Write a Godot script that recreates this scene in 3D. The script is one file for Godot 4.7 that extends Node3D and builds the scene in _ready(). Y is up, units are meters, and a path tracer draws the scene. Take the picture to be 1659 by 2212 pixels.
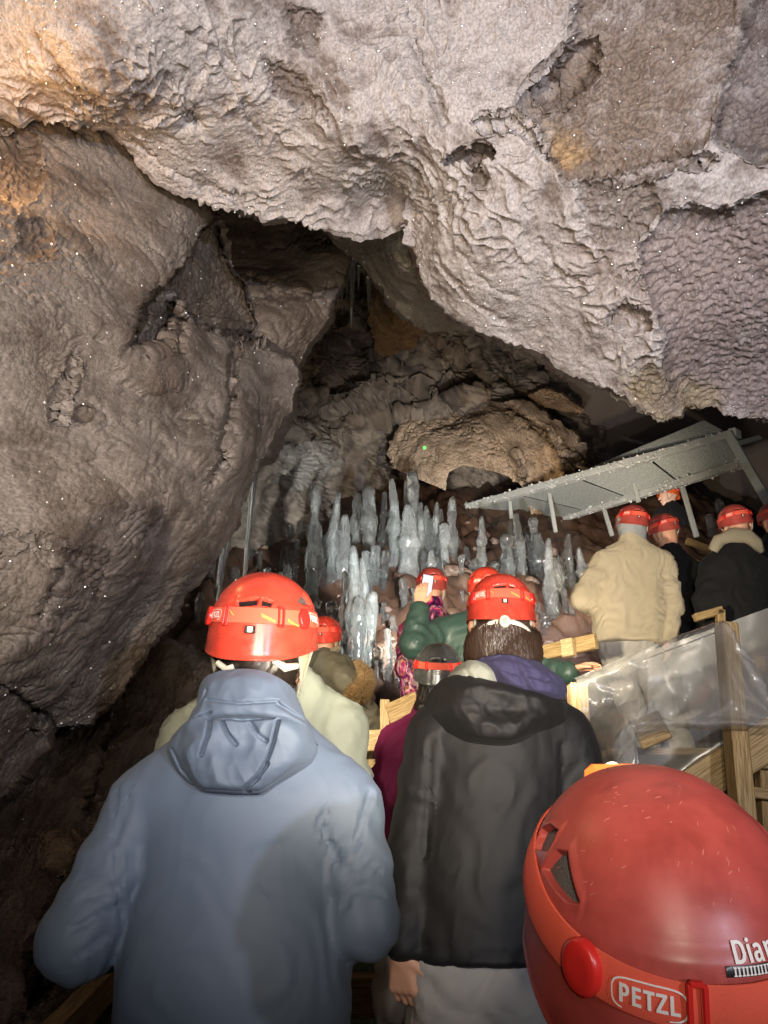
extends Node3D
# Ice cave with a queue of helmeted visitors. Units are metres, y is up, the path runs towards -z and climbs.

const PITCH := 0.4189            # the camera looks 24 degrees up
const FOCAL := 1609.0            # focal length in units of the 1659 x 2212 working frame
const LAMP_PX := Vector3(-100, 262, 2.12)
const EYE := Vector3(0, 1.65, 0)

var rng := RandomNumberGenerator.new()
var M := {}                      # materials by name
var taken := {}                  # names in use at top level
var n_big := FastNoiseLite.new()
var n_mid := FastNoiseLite.new()
var n_cell := FastNoiseLite.new()
var n_fine := FastNoiseLite.new()
var n_warp := FastNoiseLite.new()
var n_ridge := FastNoiseLite.new()
var n_cloth := FastNoiseLite.new()

func _ready() -> void:
	rng.seed = 7
	setup_camera_and_light()
	setup_noise()
	setup_materials()
	var t0 := Time.get_ticks_msec()
	build_cave()
	print("cave ", Time.get_ticks_msec() - t0)
	build_slope_and_ice()
	print("ice ", Time.get_ticks_msec() - t0)
	build_stairs_and_timber()
	build_walkway()
	build_plastic()
	print("timber ", Time.get_ticks_msec() - t0)
	build_people()
	print("people ", Time.get_ticks_msec() - t0)
	build_glints()
	single_out()
	print("done ", Time.get_ticks_msec() - t0)

# ------------------------------------------------------------------ camera, sky, lamps

func setup_camera_and_light() -> void:
	var cam := Camera3D.new()
	cam.name = "camera"
	cam.position = EYE
	cam.rotation.x = PITCH
	cam.fov = 69.0
	cam.near = 0.05
	cam.far = 200.0
	cam.current = true
	add_child(cam)
	var env := Environment.new()
	env.background_mode = Environment.BG_SKY
	var sky := Sky.new()
	var psm := ProceduralSkyMaterial.new()
	psm.sky_top_color = Color(0.02, 0.02, 0.03)
	psm.sky_horizon_color = Color(0.02, 0.02, 0.03)
	psm.ground_bottom_color = Color(0.01, 0.01, 0.01)
	psm.ground_horizon_color = Color(0.02, 0.02, 0.02)
	sky.sky_material = psm
	env.sky = sky
	env.background_energy_multiplier = 0.1
	env.tonemap_mode = Environment.TONE_MAPPER_LINEAR
	env.tonemap_exposure = 1.0
	env.sdfgi_enabled = true
	env.ssao_enabled = true
	env.ssil_enabled = true
	var we := WorldEnvironment.new()
	we.name = "world_environment"
	we.environment = env
	add_child(we)
	# Headlamps of two visitors who queue behind the camera, one to the left and one to the right.
	headlamp_beam("queue_headlamp", Vector3(-0.22, 1.80, 2.0), Vector3(0.12, 3.85, -2.0), 16.5, Color(1.0, 0.93, 0.85), 37.5, 1.0, 0.03)
	headlamp_beam("second_queue_headlamp", Vector3(1.25, 1.72, 1.6), Vector3(0.55, 3.45, -2.0), 13.5, Color(0.90, 0.92, 1.0), 38.0, 1.0, 0.03)
	headlamp_beam("photographer_headlamp", Vector3(0.06, 1.90, 0.14), Vector3(0.14, 3.75, -3.0), 2.6, Color(1.0, 0.95, 0.88), 57.0, 1.0, 0.025)
	# A fixed warm cave lamp just outside the upper left corner.
	var o := OmniLight3D.new()
	o.name = "cave_lamp_light"
	o.position = P(LAMP_PX.x, LAMP_PX.y, LAMP_PX.z)
	o.light_color = Color(1.0, 0.76, 0.48)
	o.light_energy = 0.34
	o.light_size = 0.06
	o.omni_range = 20.0
	o.omni_attenuation = 2.0
	o.shadow_enabled = true
	add_child(o)

func headlamp_beam(called: String, at: Vector3, to: Vector3, energy: float, col: Color, angle: float, blend: float, size: float) -> SpotLight3D:
	var s := SpotLight3D.new()
	s.name = called
	s.light_color = col
	s.light_energy = energy
	s.spot_angle = angle
	s.spot_angle_attenuation = blend
	s.spot_range = 40.0
	s.spot_attenuation = 2.0
	s.light_size = size
	s.shadow_enabled = true
	s.look_at_from_position(at, to, Vector3.UP)
	add_child(s)
	return s

# ------------------------------------------------------------------ small helpers

func ray(x: float, y: float) -> Vector3:
	var a := (x - 829.5) / FOCAL
	var b := (1106.0 - y) / FOCAL
	return Vector3(a, sin(PITCH) + b * cos(PITCH), -cos(PITCH) + b * sin(PITCH))

func P(x: float, y: float, d: float) -> Vector3:
	return EYE + ray(x, y) * d

func V(x: float, y: float, z0: float) -> Vector3:      # the point on the upright plane z = -z0
	var r := ray(x, y)
	return EYE + r * (z0 / -r.z)

func lin(r: float, g: float, b: float, a := 1.0) -> Color:
	var c := Color(r, g, b).linear_to_srgb()
	c.a = a
	return c

func mat(c: Color, rough := 0.8, spec := 0.5, metal := 0.0) -> StandardMaterial3D:
	var m := StandardMaterial3D.new()
	m.albedo_color = c
	m.roughness = rough
	m.metallic_specular = spec
	m.metallic = metal
	return m

func numbered(called: String) -> String:
	if not taken.has(called):
		taken[called] = 0
		return called
	taken[called] += 1
	return "%s_%03d" % [called, taken[called]]

func thing(called: String, label: String, category: String, at := Vector3.ZERO, group := "") -> Node3D:
	var o := Node3D.new()
	o.name = numbered(called)
	o.position = at
	add_child(o)
	tag(o, label, category, group)
	return o

func tag(o: Node3D, label: String, category: String, group := "", kind := "") -> void:
	if label: o.set_meta("label", label)
	if category: o.set_meta("category", category)
	if group: o.set_meta("group", group)
	if kind: o.set_meta("kind", kind)

func part(called: String, mesh: Mesh, m: Material, parent: Node, xf := Transform3D()) -> MeshInstance3D:
	var o := MeshInstance3D.new()
	o.name = numbered(called) if parent == self else called
	o.mesh = mesh
	o.material_override = m
	o.transform = xf
	parent.add_child(o, true)
	return o

func structure(called: String, mesh: Mesh, m: Material, label := "") -> MeshInstance3D:
	var o := part(called, mesh, m, self)
	o.set_meta("kind", "structure")
	if label: o.set_meta("label", label)
	return o

func noise_image(n: FastNoiseLite, w: int, h: int, lo := 0.0, hi := 1.0) -> ImageTexture:
	var im: Image = n.get_seamless_image(w, h)
	im.convert(Image.FORMAT_RGB8)
	if lo != 0.0 or hi != 1.0:
		var d := im.get_data()
		for i in d.size():
			d[i] = int(clampf(lo + (hi - lo) * d[i] / 255.0, 0.0, 1.0) * 255.0)
		im = Image.create_from_data(w, h, false, Image.FORMAT_RGB8, d)
	return ImageTexture.create_from_image(im)

func setup_noise() -> void:
	n_big.seed = 3; n_big.noise_type = FastNoiseLite.TYPE_SIMPLEX_SMOOTH; n_big.frequency = 1.0
	n_big.fractal_type = FastNoiseLite.FRACTAL_FBM; n_big.fractal_octaves = 3
	n_mid.seed = 11; n_mid.noise_type = FastNoiseLite.TYPE_SIMPLEX_SMOOTH; n_mid.frequency = 1.0
	n_mid.fractal_type = FastNoiseLite.FRACTAL_FBM; n_mid.fractal_octaves = 4; n_mid.fractal_gain = 0.55
	n_cell.seed = 5; n_cell.noise_type = FastNoiseLite.TYPE_CELLULAR; n_cell.frequency = 1.0
	n_cell.cellular_return_type = FastNoiseLite.RETURN_DISTANCE2_SUB; n_cell.cellular_jitter = 1.0
	n_cell.fractal_type = FastNoiseLite.FRACTAL_NONE
	n_fine.seed = 23; n_fine.noise_type = FastNoiseLite.TYPE_SIMPLEX; n_fine.frequency = 1.0
	n_fine.fractal_type = FastNoiseLite.FRACTAL_FBM; n_fine.fractal_octaves = 2
	n_warp.seed = 31; n_warp.noise_type = FastNoiseLite.TYPE_SIMPLEX_SMOOTH; n_warp.frequency = 1.0
	n_warp.fractal_type = FastNoiseLite.FRACTAL_NONE
	n_ridge.seed = 41; n_ridge.noise_type = FastNoiseLite.TYPE_SIMPLEX_SMOOTH; n_ridge.frequency = 1.0
	n_ridge.fractal_type = FastNoiseLite.FRACTAL_RIDGED; n_ridge.fractal_octaves = 3
	n_cloth.seed = 57; n_cloth.noise_type = FastNoiseLite.TYPE_SIMPLEX_SMOOTH; n_cloth.frequency = 1.0
	n_cloth.fractal_type = FastNoiseLite.FRACTAL_RIDGED; n_cloth.fractal_octaves = 2

func triplanar(m: StandardMaterial3D, scale: Vector3, world := true) -> void:
	m.uv1_triplanar = true
	m.uv1_world_triplanar = world
	m.uv1_scale = scale

func setup_materials() -> void:
	var g := FastNoiseLite.new()
	g.seed = 2; g.noise_type = FastNoiseLite.TYPE_SIMPLEX; g.frequency = 0.03
	g.fractal_type = FastNoiseLite.FRACTAL_FBM; g.fractal_octaves = 5; g.fractal_gain = 0.62
	var grain := noise_image(g, 1024, 1024)
	var grain_col := noise_image(g, 1024, 1024, 0.58, 1.22)
	g.seed = 9; g.frequency = 0.08; g.fractal_octaves = 3
	var crystal := noise_image(g, 512, 512)
	for spec in [["rock", 0.62, 0.45, 0.24], ["rock_wet", 0.3, 0.5, 0.9], ["rock_far", 0.75, 0.4, 1.2]]:
		var m := mat(Color.WHITE, spec[1], spec[2])
		m.vertex_color_use_as_albedo = true
		m.albedo_texture = grain_col
		m.heightmap_enabled = true
		m.heightmap_texture = grain
		m.heightmap_scale = spec[3]
		triplanar(m, Vector3.ONE * 2.3)
		M[spec[0]] = m
	var sm := mat(Color.WHITE, 0.55, 0.5)
	sm.vertex_color_use_as_albedo = true
	sm.albedo_texture = grain_col
	sm.heightmap_enabled = true
	sm.heightmap_texture = crystal
	sm.heightmap_scale = 0.35
	triplanar(sm, Vector3.ONE * 3.0)
	M["stone"] = sm
	# ice: clear body with a milky share
	for spec in [["ice_clear", 0.02], ["ice_milky", 0.055], ["ice_mid", 0.03]]:
		var m := mat(lin(0.86, 0.90, 0.90, spec[1]), 0.13, 1.0)
		m.transparency = BaseMaterial3D.TRANSPARENCY_ALPHA
		m.refraction_enabled = true
		m.refraction_scale = 0.031
		M[spec[0]] = m
	# wood: grain runs along the local x axis
	g.seed = 14; g.frequency = 0.012; g.fractal_octaves = 4
	var wt := Image.create(512, 512, false, Image.FORMAT_RGB8)
	for y in 512:
		for x in 512:
			var v := n_mid.get_noise_2d(x * 0.006, y * 0.02) + 0.25 * n_mid.get_noise_2d(x * 0.02, y * 0.3)
			var rings := 0.5 + 0.5 * sin(y * 0.22 + v * 9.0)
			var s := 0.76 + 0.24 * rings + 0.10 * n_fine.get_noise_2d(x * 0.02, y * 0.9)
			wt.set_pixel(x, y, Color(s, s * (0.93 + 0.05 * rings), s * (0.84 + 0.12 * rings)))
	var wtex := ImageTexture.create_from_image(wt)
	for spec in [["wood", 0.40, 0.30, 0.15], ["wood_pale", 0.55, 0.43, 0.25]]:
		var m := mat(lin(spec[1], spec[2], spec[3]), 0.62, 0.4)
		m.albedo_texture = wtex
		m.heightmap_enabled = true
		m.heightmap_texture = wtex
		m.heightmap_scale = 0.04
		triplanar(m, Vector3(0.8, 3.5, 3.5), false)
		M[spec[0]] = m
	# cloth
	g.seed = 21; g.frequency = 0.2; g.fractal_octaves = 3
	var weave := noise_image(g, 512, 512)
	for spec in [
			["blue_shell", 0.105, 0.142, 0.208, 0.62, 0.02], ["sage_cloth", 0.30, 0.32, 0.25, 0.7, 0.05], ["black_shell", 0.007, 0.0067, 0.0067, 0.66, 0.03],
			["purple_fleece", 0.05, 0.046, 0.10, 0.85, 0.06], ["olive_cloth", 0.13, 0.12, 0.085, 0.6, 0.04], ["green_puffer", 0.032, 0.062, 0.050, 0.45, 0.03],
			["maroon_cloth", 0.14, 0.012, 0.055, 0.7, 0.04], ["cream_fleece", 0.80, 0.68, 0.47, 0.95, 0.5], ["grey_trousers", 0.36, 0.34, 0.31, 0.8, 0.05],
			["white_trousers", 0.62, 0.62, 0.64, 0.6, 0.03], ["black_wool", 0.010, 0.010, 0.011, 0.85, 0.1], ["grey_knit", 0.40, 0.41, 0.42, 0.9, 0.25],
			["dark_cloth", 0.02, 0.02, 0.025, 0.8, 0.05], ["sherpa", 0.55, 0.48, 0.34, 0.95, 0.6], ["pale_lining", 0.27, 0.28, 0.23, 0.7, 0.03],
			["navy_trousers", 0.03, 0.035, 0.05, 0.8, 0.05], ["shoe", 0.03, 0.028, 0.025, 0.6, 0.05]]:
		var m := mat(lin(spec[1], spec[2], spec[3]), spec[4], 0.45 if spec[4] < 0.7 else 0.3)
		if spec[5] > 0.2:
			m.heightmap_enabled = true
			m.heightmap_texture = weave
			m.heightmap_scale = spec[5] * 2.0
		m.rim_enabled = true
		m.rim = 0.25
		m.rim_tint = 0.6
		triplanar(m, Vector3.ONE * 9.0, false)
		M[spec[0]] = m
	# printed ski suit: patches of pink, violet, orange and dark
	g.seed = 77; g.frequency = 0.014; g.fractal_octaves = 3; g.fractal_gain = 0.6
	var pr: Image = g.get_seamless_image(256, 256)
	var pal := [Color(0.12, 0.02, 0.16), Color(0.45, 0.05, 0.30), Color(0.78, 0.12, 0.50), Color(0.92, 0.55, 0.35), Color(0.16, 0.05, 0.28), Color(0.95, 0.80, 0.75), Color(0.60, 0.08, 0.40), Color(0.08, 0.02, 0.10)]
	var pim := Image.create(256, 256, false, Image.FORMAT_RGB8)
	for y in 256:
		for x in 256:
			var v := pr.get_pixel(x, y).r
			pim.set_pixel(x, y, pal[int(v * 23.0) % pal.size()])
	var print_mat := mat(Color.WHITE, 0.6, 0.4)
	print_mat.albedo_texture = ImageTexture.create_from_image(pim)
	triplanar(print_mat, Vector3(0.9, 0.5, 0.9), false)
	M["printed_suit"] = print_mat
	# helmets: paint with faint scuffs
	g.seed = 33; g.frequency = 0.012; g.fractal_octaves = 5; g.fractal_gain = 0.6
	var scuff := noise_image(g, 512, 512, 0.84, 1.10)
	var dull := noise_image(g, 512, 512, 0.45, 1.0)
	for spec in [["helmet_red", 0.62, 0.058, 0.034, 0.36], ["helmet_red_dusty", 0.42, 0.068, 0.054, 0.55], ["helmet_grey", 0.07, 0.072, 0.07, 0.36], ["helmet_orange", 0.72, 0.12, 0.02, 0.4]]:
		var m := mat(lin(spec[1], spec[2], spec[3]), spec[4], 0.5)
		m.roughness_texture = dull
		m.roughness_texture_channel = BaseMaterial3D.TEXTURE_CHANNEL_RED
		m.albedo_texture = scuff
		triplanar(m, Vector3.ONE * 3.0, false)
		M[spec[0]] = m
	var st := mat(lin(0.80, 0.115, 0.065), 0.7, 0.4)
	st.heightmap_enabled = true
	st.heightmap_texture = weave
	st.heightmap_scale = 0.06
	triplanar(st, Vector3.ONE * 14.0, false)
	M["strap"] = st
	M["strap_plastic"] = mat(lin(0.62, 0.025, 0.02), 0.3, 0.5)
	M["white_print"] = mat(lin(0.82, 0.80, 0.76), 0.5, 0.4)
	M["yellow_print"] = mat(lin(0.80, 0.45, 0.08), 0.5, 0.4)
	M["black_plastic"] = mat(lin(0.012, 0.012, 0.012), 0.35, 0.5)
	M["pale_plastic"] = mat(lin(0.60, 0.58, 0.48), 0.35, 0.5)
	M["strap_pale"] = mat(lin(0.36, 0.35, 0.28), 0.75, 0.4)
	var foam := mat(lin(0.10, 0.10, 0.095), 0.5, 0.5)
	foam.heightmap_enabled = true
	foam.heightmap_texture = crystal
	foam.heightmap_scale = 0.15
	triplanar(foam, Vector3.ONE * 8.0, false)
	M["foam"] = foam
	for spec in [["skin", 0.62, 0.33, 0.21], ["skin_pale", 0.66, 0.42, 0.30]]:
		var m := mat(lin(spec[1], spec[2], spec[3]), 0.5, 0.4)
		m.subsurf_scatter_enabled = true
		m.subsurf_scatter_strength = 0.15
		M[spec[0]] = m
	M["hair_dark"] = mat(lin(0.018, 0.013, 0.010), 0.42, 0.5)
	M["hair_brown"] = mat(lin(0.050, 0.029, 0.019), 0.38, 0.55)
	var fur := mat(Color.WHITE, 0.7, 0.4)
	fur.vertex_color_use_as_albedo = true
	M["fur"] = fur
	# metal and plastic sheet
	var galv := mat(lin(0.24, 0.255, 0.235), 0.6, 0.5, 0.25)
	galv.albedo_texture = grain_col
	galv.heightmap_enabled = true
	galv.heightmap_texture = grain
	galv.heightmap_scale = 0.3
	triplanar(galv, Vector3.ONE * 1.2)
	M["galvanised"] = galv
	var fm := mat(lin(0.40, 0.41, 0.38), 0.6, 0.5, 0.1)
	fm.albedo_texture = grain_col
	fm.heightmap_enabled = true
	fm.heightmap_texture = crystal
	fm.heightmap_scale = 1.2
	triplanar(fm, Vector3.ONE * 3.0)
	M["frosted_steel"] = fm
	M["screw"] = mat(lin(0.75, 0.72, 0.62), 0.3, 0.5, 0.9)
	var sheet := mat(lin(0.34, 0.34, 0.325, 0.42), 0.24, 0.5)
	sheet.transparency = BaseMaterial3D.TRANSPARENCY_ALPHA
	sheet.cull_mode = BaseMaterial3D.CULL_DISABLED
	M["plastic_sheet"] = sheet
	var gm := mat(lin(0.10, 0.17, 0.10), 0.5, 0.5)
	M["mat_green"] = gm
	M["glint"] = mat(lin(0.97, 0.97, 0.98), 0.34, 0.5, 1.0)
	var scr := mat(lin(0.05, 0.05, 0.05), 0.2, 0.5)
	scr.emission_enabled = true
	var sim := Image.create(24, 48, false, Image.FORMAT_RGB8)
	var sr := RandomNumberGenerator.new()
	sr.seed = 5
	for y in 48:
		for x in 24:
			var col := 0.85 + 0.22 * n_mid.get_noise_2d(x * 0.14, y * 0.07)
			var v := clampf(col + sr.randf_range(-0.15, 0.15), 0.15, 1.0)
			sim.set_pixel(x, y, Color(v, v * 0.96, v))
	scr.emission_texture = ImageTexture.create_from_image(sim)
	scr.emission = Color.BLACK
	scr.emission_energy_multiplier = 1.5
	M["phone_screen"] = scr
	var lens := mat(lin(0.9, 0.9, 0.85), 0.2, 0.5)
	lens.emission_enabled = true
	lens.emission = Color(1.0, 0.9, 0.7)
	lens.emission_energy_multiplier = 3.0
	M["lamp_lens"] = lens
	var lh := mat(lin(0.85, 0.20, 0.05), 0.4, 0.5)
	lh.emission_enabled = true
	lh.emission = Color(1.0, 0.42, 0.10)
	lh.emission_energy_multiplier = 1.3
	M["lamp_housing_lit"] = lh
	var led := mat(lin(0.1, 0.9, 0.15), 0.3, 0.5)
	led.emission_enabled = true
	led.emission = Color(0.15, 1.0, 0.2)
	led.emission_energy_multiplier = 3.0
	M["led_green"] = led

# ------------------------------------------------------------------ mesh builders

func make_mesh(v: PackedVector3Array, idx: PackedInt32Array, col := PackedColorArray(), uv := PackedVector2Array()) -> ArrayMesh:
	var n := PackedVector3Array()
	n.resize(v.size())
	for i in range(0, idx.size(), 3):
		var a := idx[i]
		var b := idx[i + 1]
		var c := idx[i + 2]
		var f := (v[c] - v[a]).cross(v[b] - v[a])
		n[a] += f
		n[b] += f
		n[c] += f
	for i in n.size():
		n[i] = n[i].normalized()
	var arr := []
	arr.resize(Mesh.ARRAY_MAX)
	arr[Mesh.ARRAY_VERTEX] = v
	arr[Mesh.ARRAY_NORMAL] = n
	arr[Mesh.ARRAY_INDEX] = idx
	if col.size(): arr[Mesh.ARRAY_COLOR] = col
	if uv.size(): arr[Mesh.ARRAY_TEX_UV] = uv
	var m := ArrayMesh.new()
	m.add_surface_from_arrays(Mesh.PRIMITIVE_TRIANGLES, arr)
	return m

func grid_index(nu: int, nv: int, closed_u := false) -> PackedInt32Array:
	var idx := PackedInt32Array()
	var cu := nu if closed_u else nu - 1
	for j in nv - 1:
		for i in cu:
			var i2 := (i + 1) % nu
			var a := j * nu + i
			var b := j * nu + i2
			var c := (j + 1) * nu + i
			var d := (j + 1) * nu + i2
			idx.append_array([a, b, c, b, d, c])
	return idx

func box_mesh(size: Vector3, bevel := 0.004) -> ArrayMesh:
	# a box with chamfered edges, built from its 24 inset corners
	var h := size * 0.5
	var bv := minf(bevel, minf(h.x, minf(h.y, h.z)) * 0.5)
	var st := SurfaceTool.new()
	st.begin(Mesh.PRIMITIVE_TRIANGLES)
	st.set_smooth_group(-1)
	var pts := {}
	for sx in [-1, 1]:
		for sy in [-1, 1]:
			for sz in [-1, 1]:
				var k := Vector3i(sx, sy, sz)
				pts[[k, 0]] = Vector3(sx * h.x, sy * (h.y - bv), sz * (h.z - bv))
				pts[[k, 1]] = Vector3(sx * (h.x - bv), sy * h.y, sz * (h.z - bv))
				pts[[k, 2]] = Vector3(sx * (h.x - bv), sy * (h.y - bv), sz * h.z)
	var quads := []
	for ax in 3:
		var b := (ax + 1) % 3
		var c := (ax + 2) % 3
		for s in [-1, 1]:
			var q := []
			for uvp in [[-1, -1], [1, -1], [1, 1], [-1, 1]]:
				var k := Vector3i()
				k[ax] = s; k[b] = uvp[0]; k[c] = uvp[1]
				q.append(pts[[k, ax]])
			quads.append(q)
		for s in [-1, 1]:
			for t in [-1, 1]:
				var k0 := Vector3i(); var k1 := Vector3i()
				k0[b] = s; k0[c] = t; k0[ax] = -1
				k1[b] = s; k1[c] = t; k1[ax] = 1
				quads.append([pts[[k0, b]], pts[[k1, b]], pts[[k1, c]], pts[[k0, c]]])
	for q in quads:
		tri_out(st, q[0], q[1], q[2])
		tri_out(st, q[0], q[2], q[3])
	for sx in [-1, 1]:
		for sy in [-1, 1]:
			for sz in [-1, 1]:
				var k := Vector3i(sx, sy, sz)
				tri_out(st, pts[[k, 0]], pts[[k, 1]], pts[[k, 2]])
	st.generate_normals()
	return st.commit()

func tri_out(st: SurfaceTool, a: Vector3, b: Vector3, c: Vector3) -> void:
	# winds the face so that it looks away from the origin (clockwise front faces)
	if (b - a).cross(c - a).dot(a + b + c) > 0.0:
		st.add_vertex(a); st.add_vertex(c); st.add_vertex(b)
	else:
		st.add_vertex(a); st.add_vertex(b); st.add_vertex(c)

func tube_mesh(pts: Array, rad: Array, seg := 10, wob := 0.0, seed_ := 0.0) -> ArrayMesh:
	var v := PackedVector3Array()
	var n := pts.size()
	var side := Vector3.RIGHT
	for j in n:
		var d: Vector3 = (pts[mini(j + 1, n - 1)] - pts[maxi(j - 1, 0)]).normalized()
		if absf(d.dot(side)) > 0.9:
			side = Vector3.FORWARD
		var a := (side - d * side.dot(d)).normalized()
		var b := a.cross(d)
		for i in seg:
			var t := TAU * i / seg
			var r: float = rad[j]
			if wob > 0.0:
				r *= 1.0 + wob * n_mid.get_noise_3d(pts[j].x * 14.0 + cos(t) * 0.8 + seed_, pts[j].y * 14.0, pts[j].z * 14.0 + sin(t) * 0.8)
			v.append(pts[j] + (a * cos(t) + b * sin(t)) * r)
	var idx := grid_index(seg, n, true)
	var c0 := v.size()
	v.append(pts[0]); v.append(pts[n - 1])
	for i in seg:
		idx.append_array([c0, (i + 1) % seg, i])
		idx.append_array([c0 + 1, (n - 1) * seg + i, (n - 1) * seg + (i + 1) % seg])
	return make_mesh(v, idx)

func board(called: String, a: Vector3, b: Vector3, w: float, h: float, m: Material, parent: Node, roll := 0.0, up := Vector3.UP) -> MeshInstance3D:
	# a timber from a to b: w across, h along up
	var x := (b - a).normalized()
	var y := (up - x * up.dot(x))
	if y.length() < 0.01: y = Vector3.FORWARD
	y = y.normalized()
	var z := x.cross(y)
	var bs := Basis(x, y, z) * Basis(Vector3.RIGHT, roll)
	var origin := (a + b) * 0.5
	if parent is Node3D and parent != self: origin -= (parent as Node3D).position
	return part(called, box_mesh(Vector3(a.distance_to(b), h, w)), m, parent, Transform3D(bs, origin))

func catmull(p0, p1, p2, p3, t: float):
	return 0.5 * ((2.0 * p1) + (p2 - p0) * t + (2.0 * p0 - 5.0 * p1 + 4.0 * p2 - p3) * t * t + (3.0 * p1 - p0 - 3.0 * p2 + p3) * t * t * t)

func smooth_grid(ctrl: Array, nu: int, nv: int) -> PackedVector3Array:
	# ctrl: rows of Vector3; returns nv rows of nu points through them (bicubic)
	var rows := ctrl.size()
	var cols: int = ctrl[0].size()
	var out := PackedVector3Array()
	for j in nv:
		var tv := float(j) / (nv - 1) * (rows - 1)
		var r := mini(int(tv), rows - 2)
		var fv := tv - r
		var line := []
		for c in cols:
			line.append(catmull(ctrl[maxi(r - 1, 0)][c], ctrl[r][c], ctrl[r + 1][c], ctrl[mini(r + 2, rows - 1)][c], fv))
		for i in nu:
			var tu := float(i) / (nu - 1) * (cols - 1)
			var q := mini(int(tu), cols - 2)
			out.append(catmull(line[maxi(q - 1, 0)], line[q], line[q + 1], line[mini(q + 2, cols - 1)], tu - q))
	return out

func thick_sheet(front: PackedVector3Array, nu: int, nv: int, back_dir: Vector3, thick: float) -> ArrayMesh:
	# a closed sheet: the grid, its copy pushed along back_dir, and a rim
	var v := PackedVector3Array(front)
	for p in front:
		v.append(p + back_dir * thick)
	var nn := nu * nv
	var idx := grid_index(nu, nv)
	var m := idx.size()
	for i in range(0, m, 3):
		idx.append_array([idx[i] + nn, idx[i + 2] + nn, idx[i + 1] + nn])
	var ring := []
	for i in nu: ring.append(i)
	for j in range(1, nv): ring.append(j * nu + nu - 1)
	for i in range(nu - 2, -1, -1): ring.append((nv - 1) * nu + i)
	for j in range(nv - 2, 0, -1): ring.append(j * nu)
	for k in ring.size():
		var a: int = ring[k]
		var b: int = ring[(k + 1) % ring.size()]
		idx.append_array([a, a + nn, b, b, a + nn, b + nn])
	return make_mesh(v, idx)

# ---- smooth depth fields through control points (thin-plate spline)

func tps(ctrl: Array) -> PackedFloat64Array:
	var n := ctrl.size()
	var m := n + 3
	var a := []
	for i in m:
		var row := PackedFloat64Array()
		row.resize(m + 1)
		a.append(row)
	for i in n:
		for j in n:
			var r2 := pow((ctrl[i][0] - ctrl[j][0]) / 500.0, 2) + pow((ctrl[i][1] - ctrl[j][1]) / 500.0, 2)
			a[i][j] = r2 * log(r2) if r2 > 1e-9 else 0.002
		a[i][n] = 1.0; a[i][n + 1] = ctrl[i][0] / 500.0; a[i][n + 2] = ctrl[i][1] / 500.0
		a[n][i] = 1.0; a[n + 1][i] = ctrl[i][0] / 500.0; a[n + 2][i] = ctrl[i][1] / 500.0
		a[i][m] = ctrl[i][2]
	for c in m:
		var piv := c
		for r in range(c + 1, m):
			if absf(a[r][c]) > absf(a[piv][c]): piv = r
		var tmp = a[c]; a[c] = a[piv]; a[piv] = tmp
		for r in range(c + 1, m):
			var f: float = a[r][c] / a[c][c]
			if f != 0.0:
				for k in range(c, m + 1):
					a[r][k] -= f * a[c][k]
	var w := PackedFloat64Array()
	w.resize(m)
	for c in range(m - 1, -1, -1):
		var s: float = a[c][m]
		for k in range(c + 1, m): s -= a[c][k] * w[k]
		w[c] = s / a[c][c]
	return w

func tps_at(ctrl: Array, w: PackedFloat64Array, x: float, y: float) -> float:
	var n := ctrl.size()
	var xs := x / 500.0
	var ys := y / 500.0
	var s := w[n] + w[n + 1] * xs + w[n + 2] * ys
	for i in n:
		var dx: float = xs - ctrl[i][0] * 0.002
		var dy: float = ys - ctrl[i][1] * 0.002
		var r2 := dx * dx + dy * dy
		if r2 > 1e-9: s += w[i] * r2 * log(r2)
	return s

# ---- signed distance bodies, meshed as surface nets
# prim: {a, b, ra, rb, k, ax (flatten axis), fl (flatten), cut, fold, ff}

func cap(a: Vector3, b: Vector3, ra: float, rb: float, k := 0.03, ax := Vector3.ZERO, fl := 1.0, fold := 0.0, ff := 30.0, cut := false) -> Dictionary:
	return {"a": a, "b": b, "ra": ra, "rb": rb, "k": k, "ax": ax, "fl": fl, "fold": fold, "ff": ff, "cut": cut}

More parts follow.
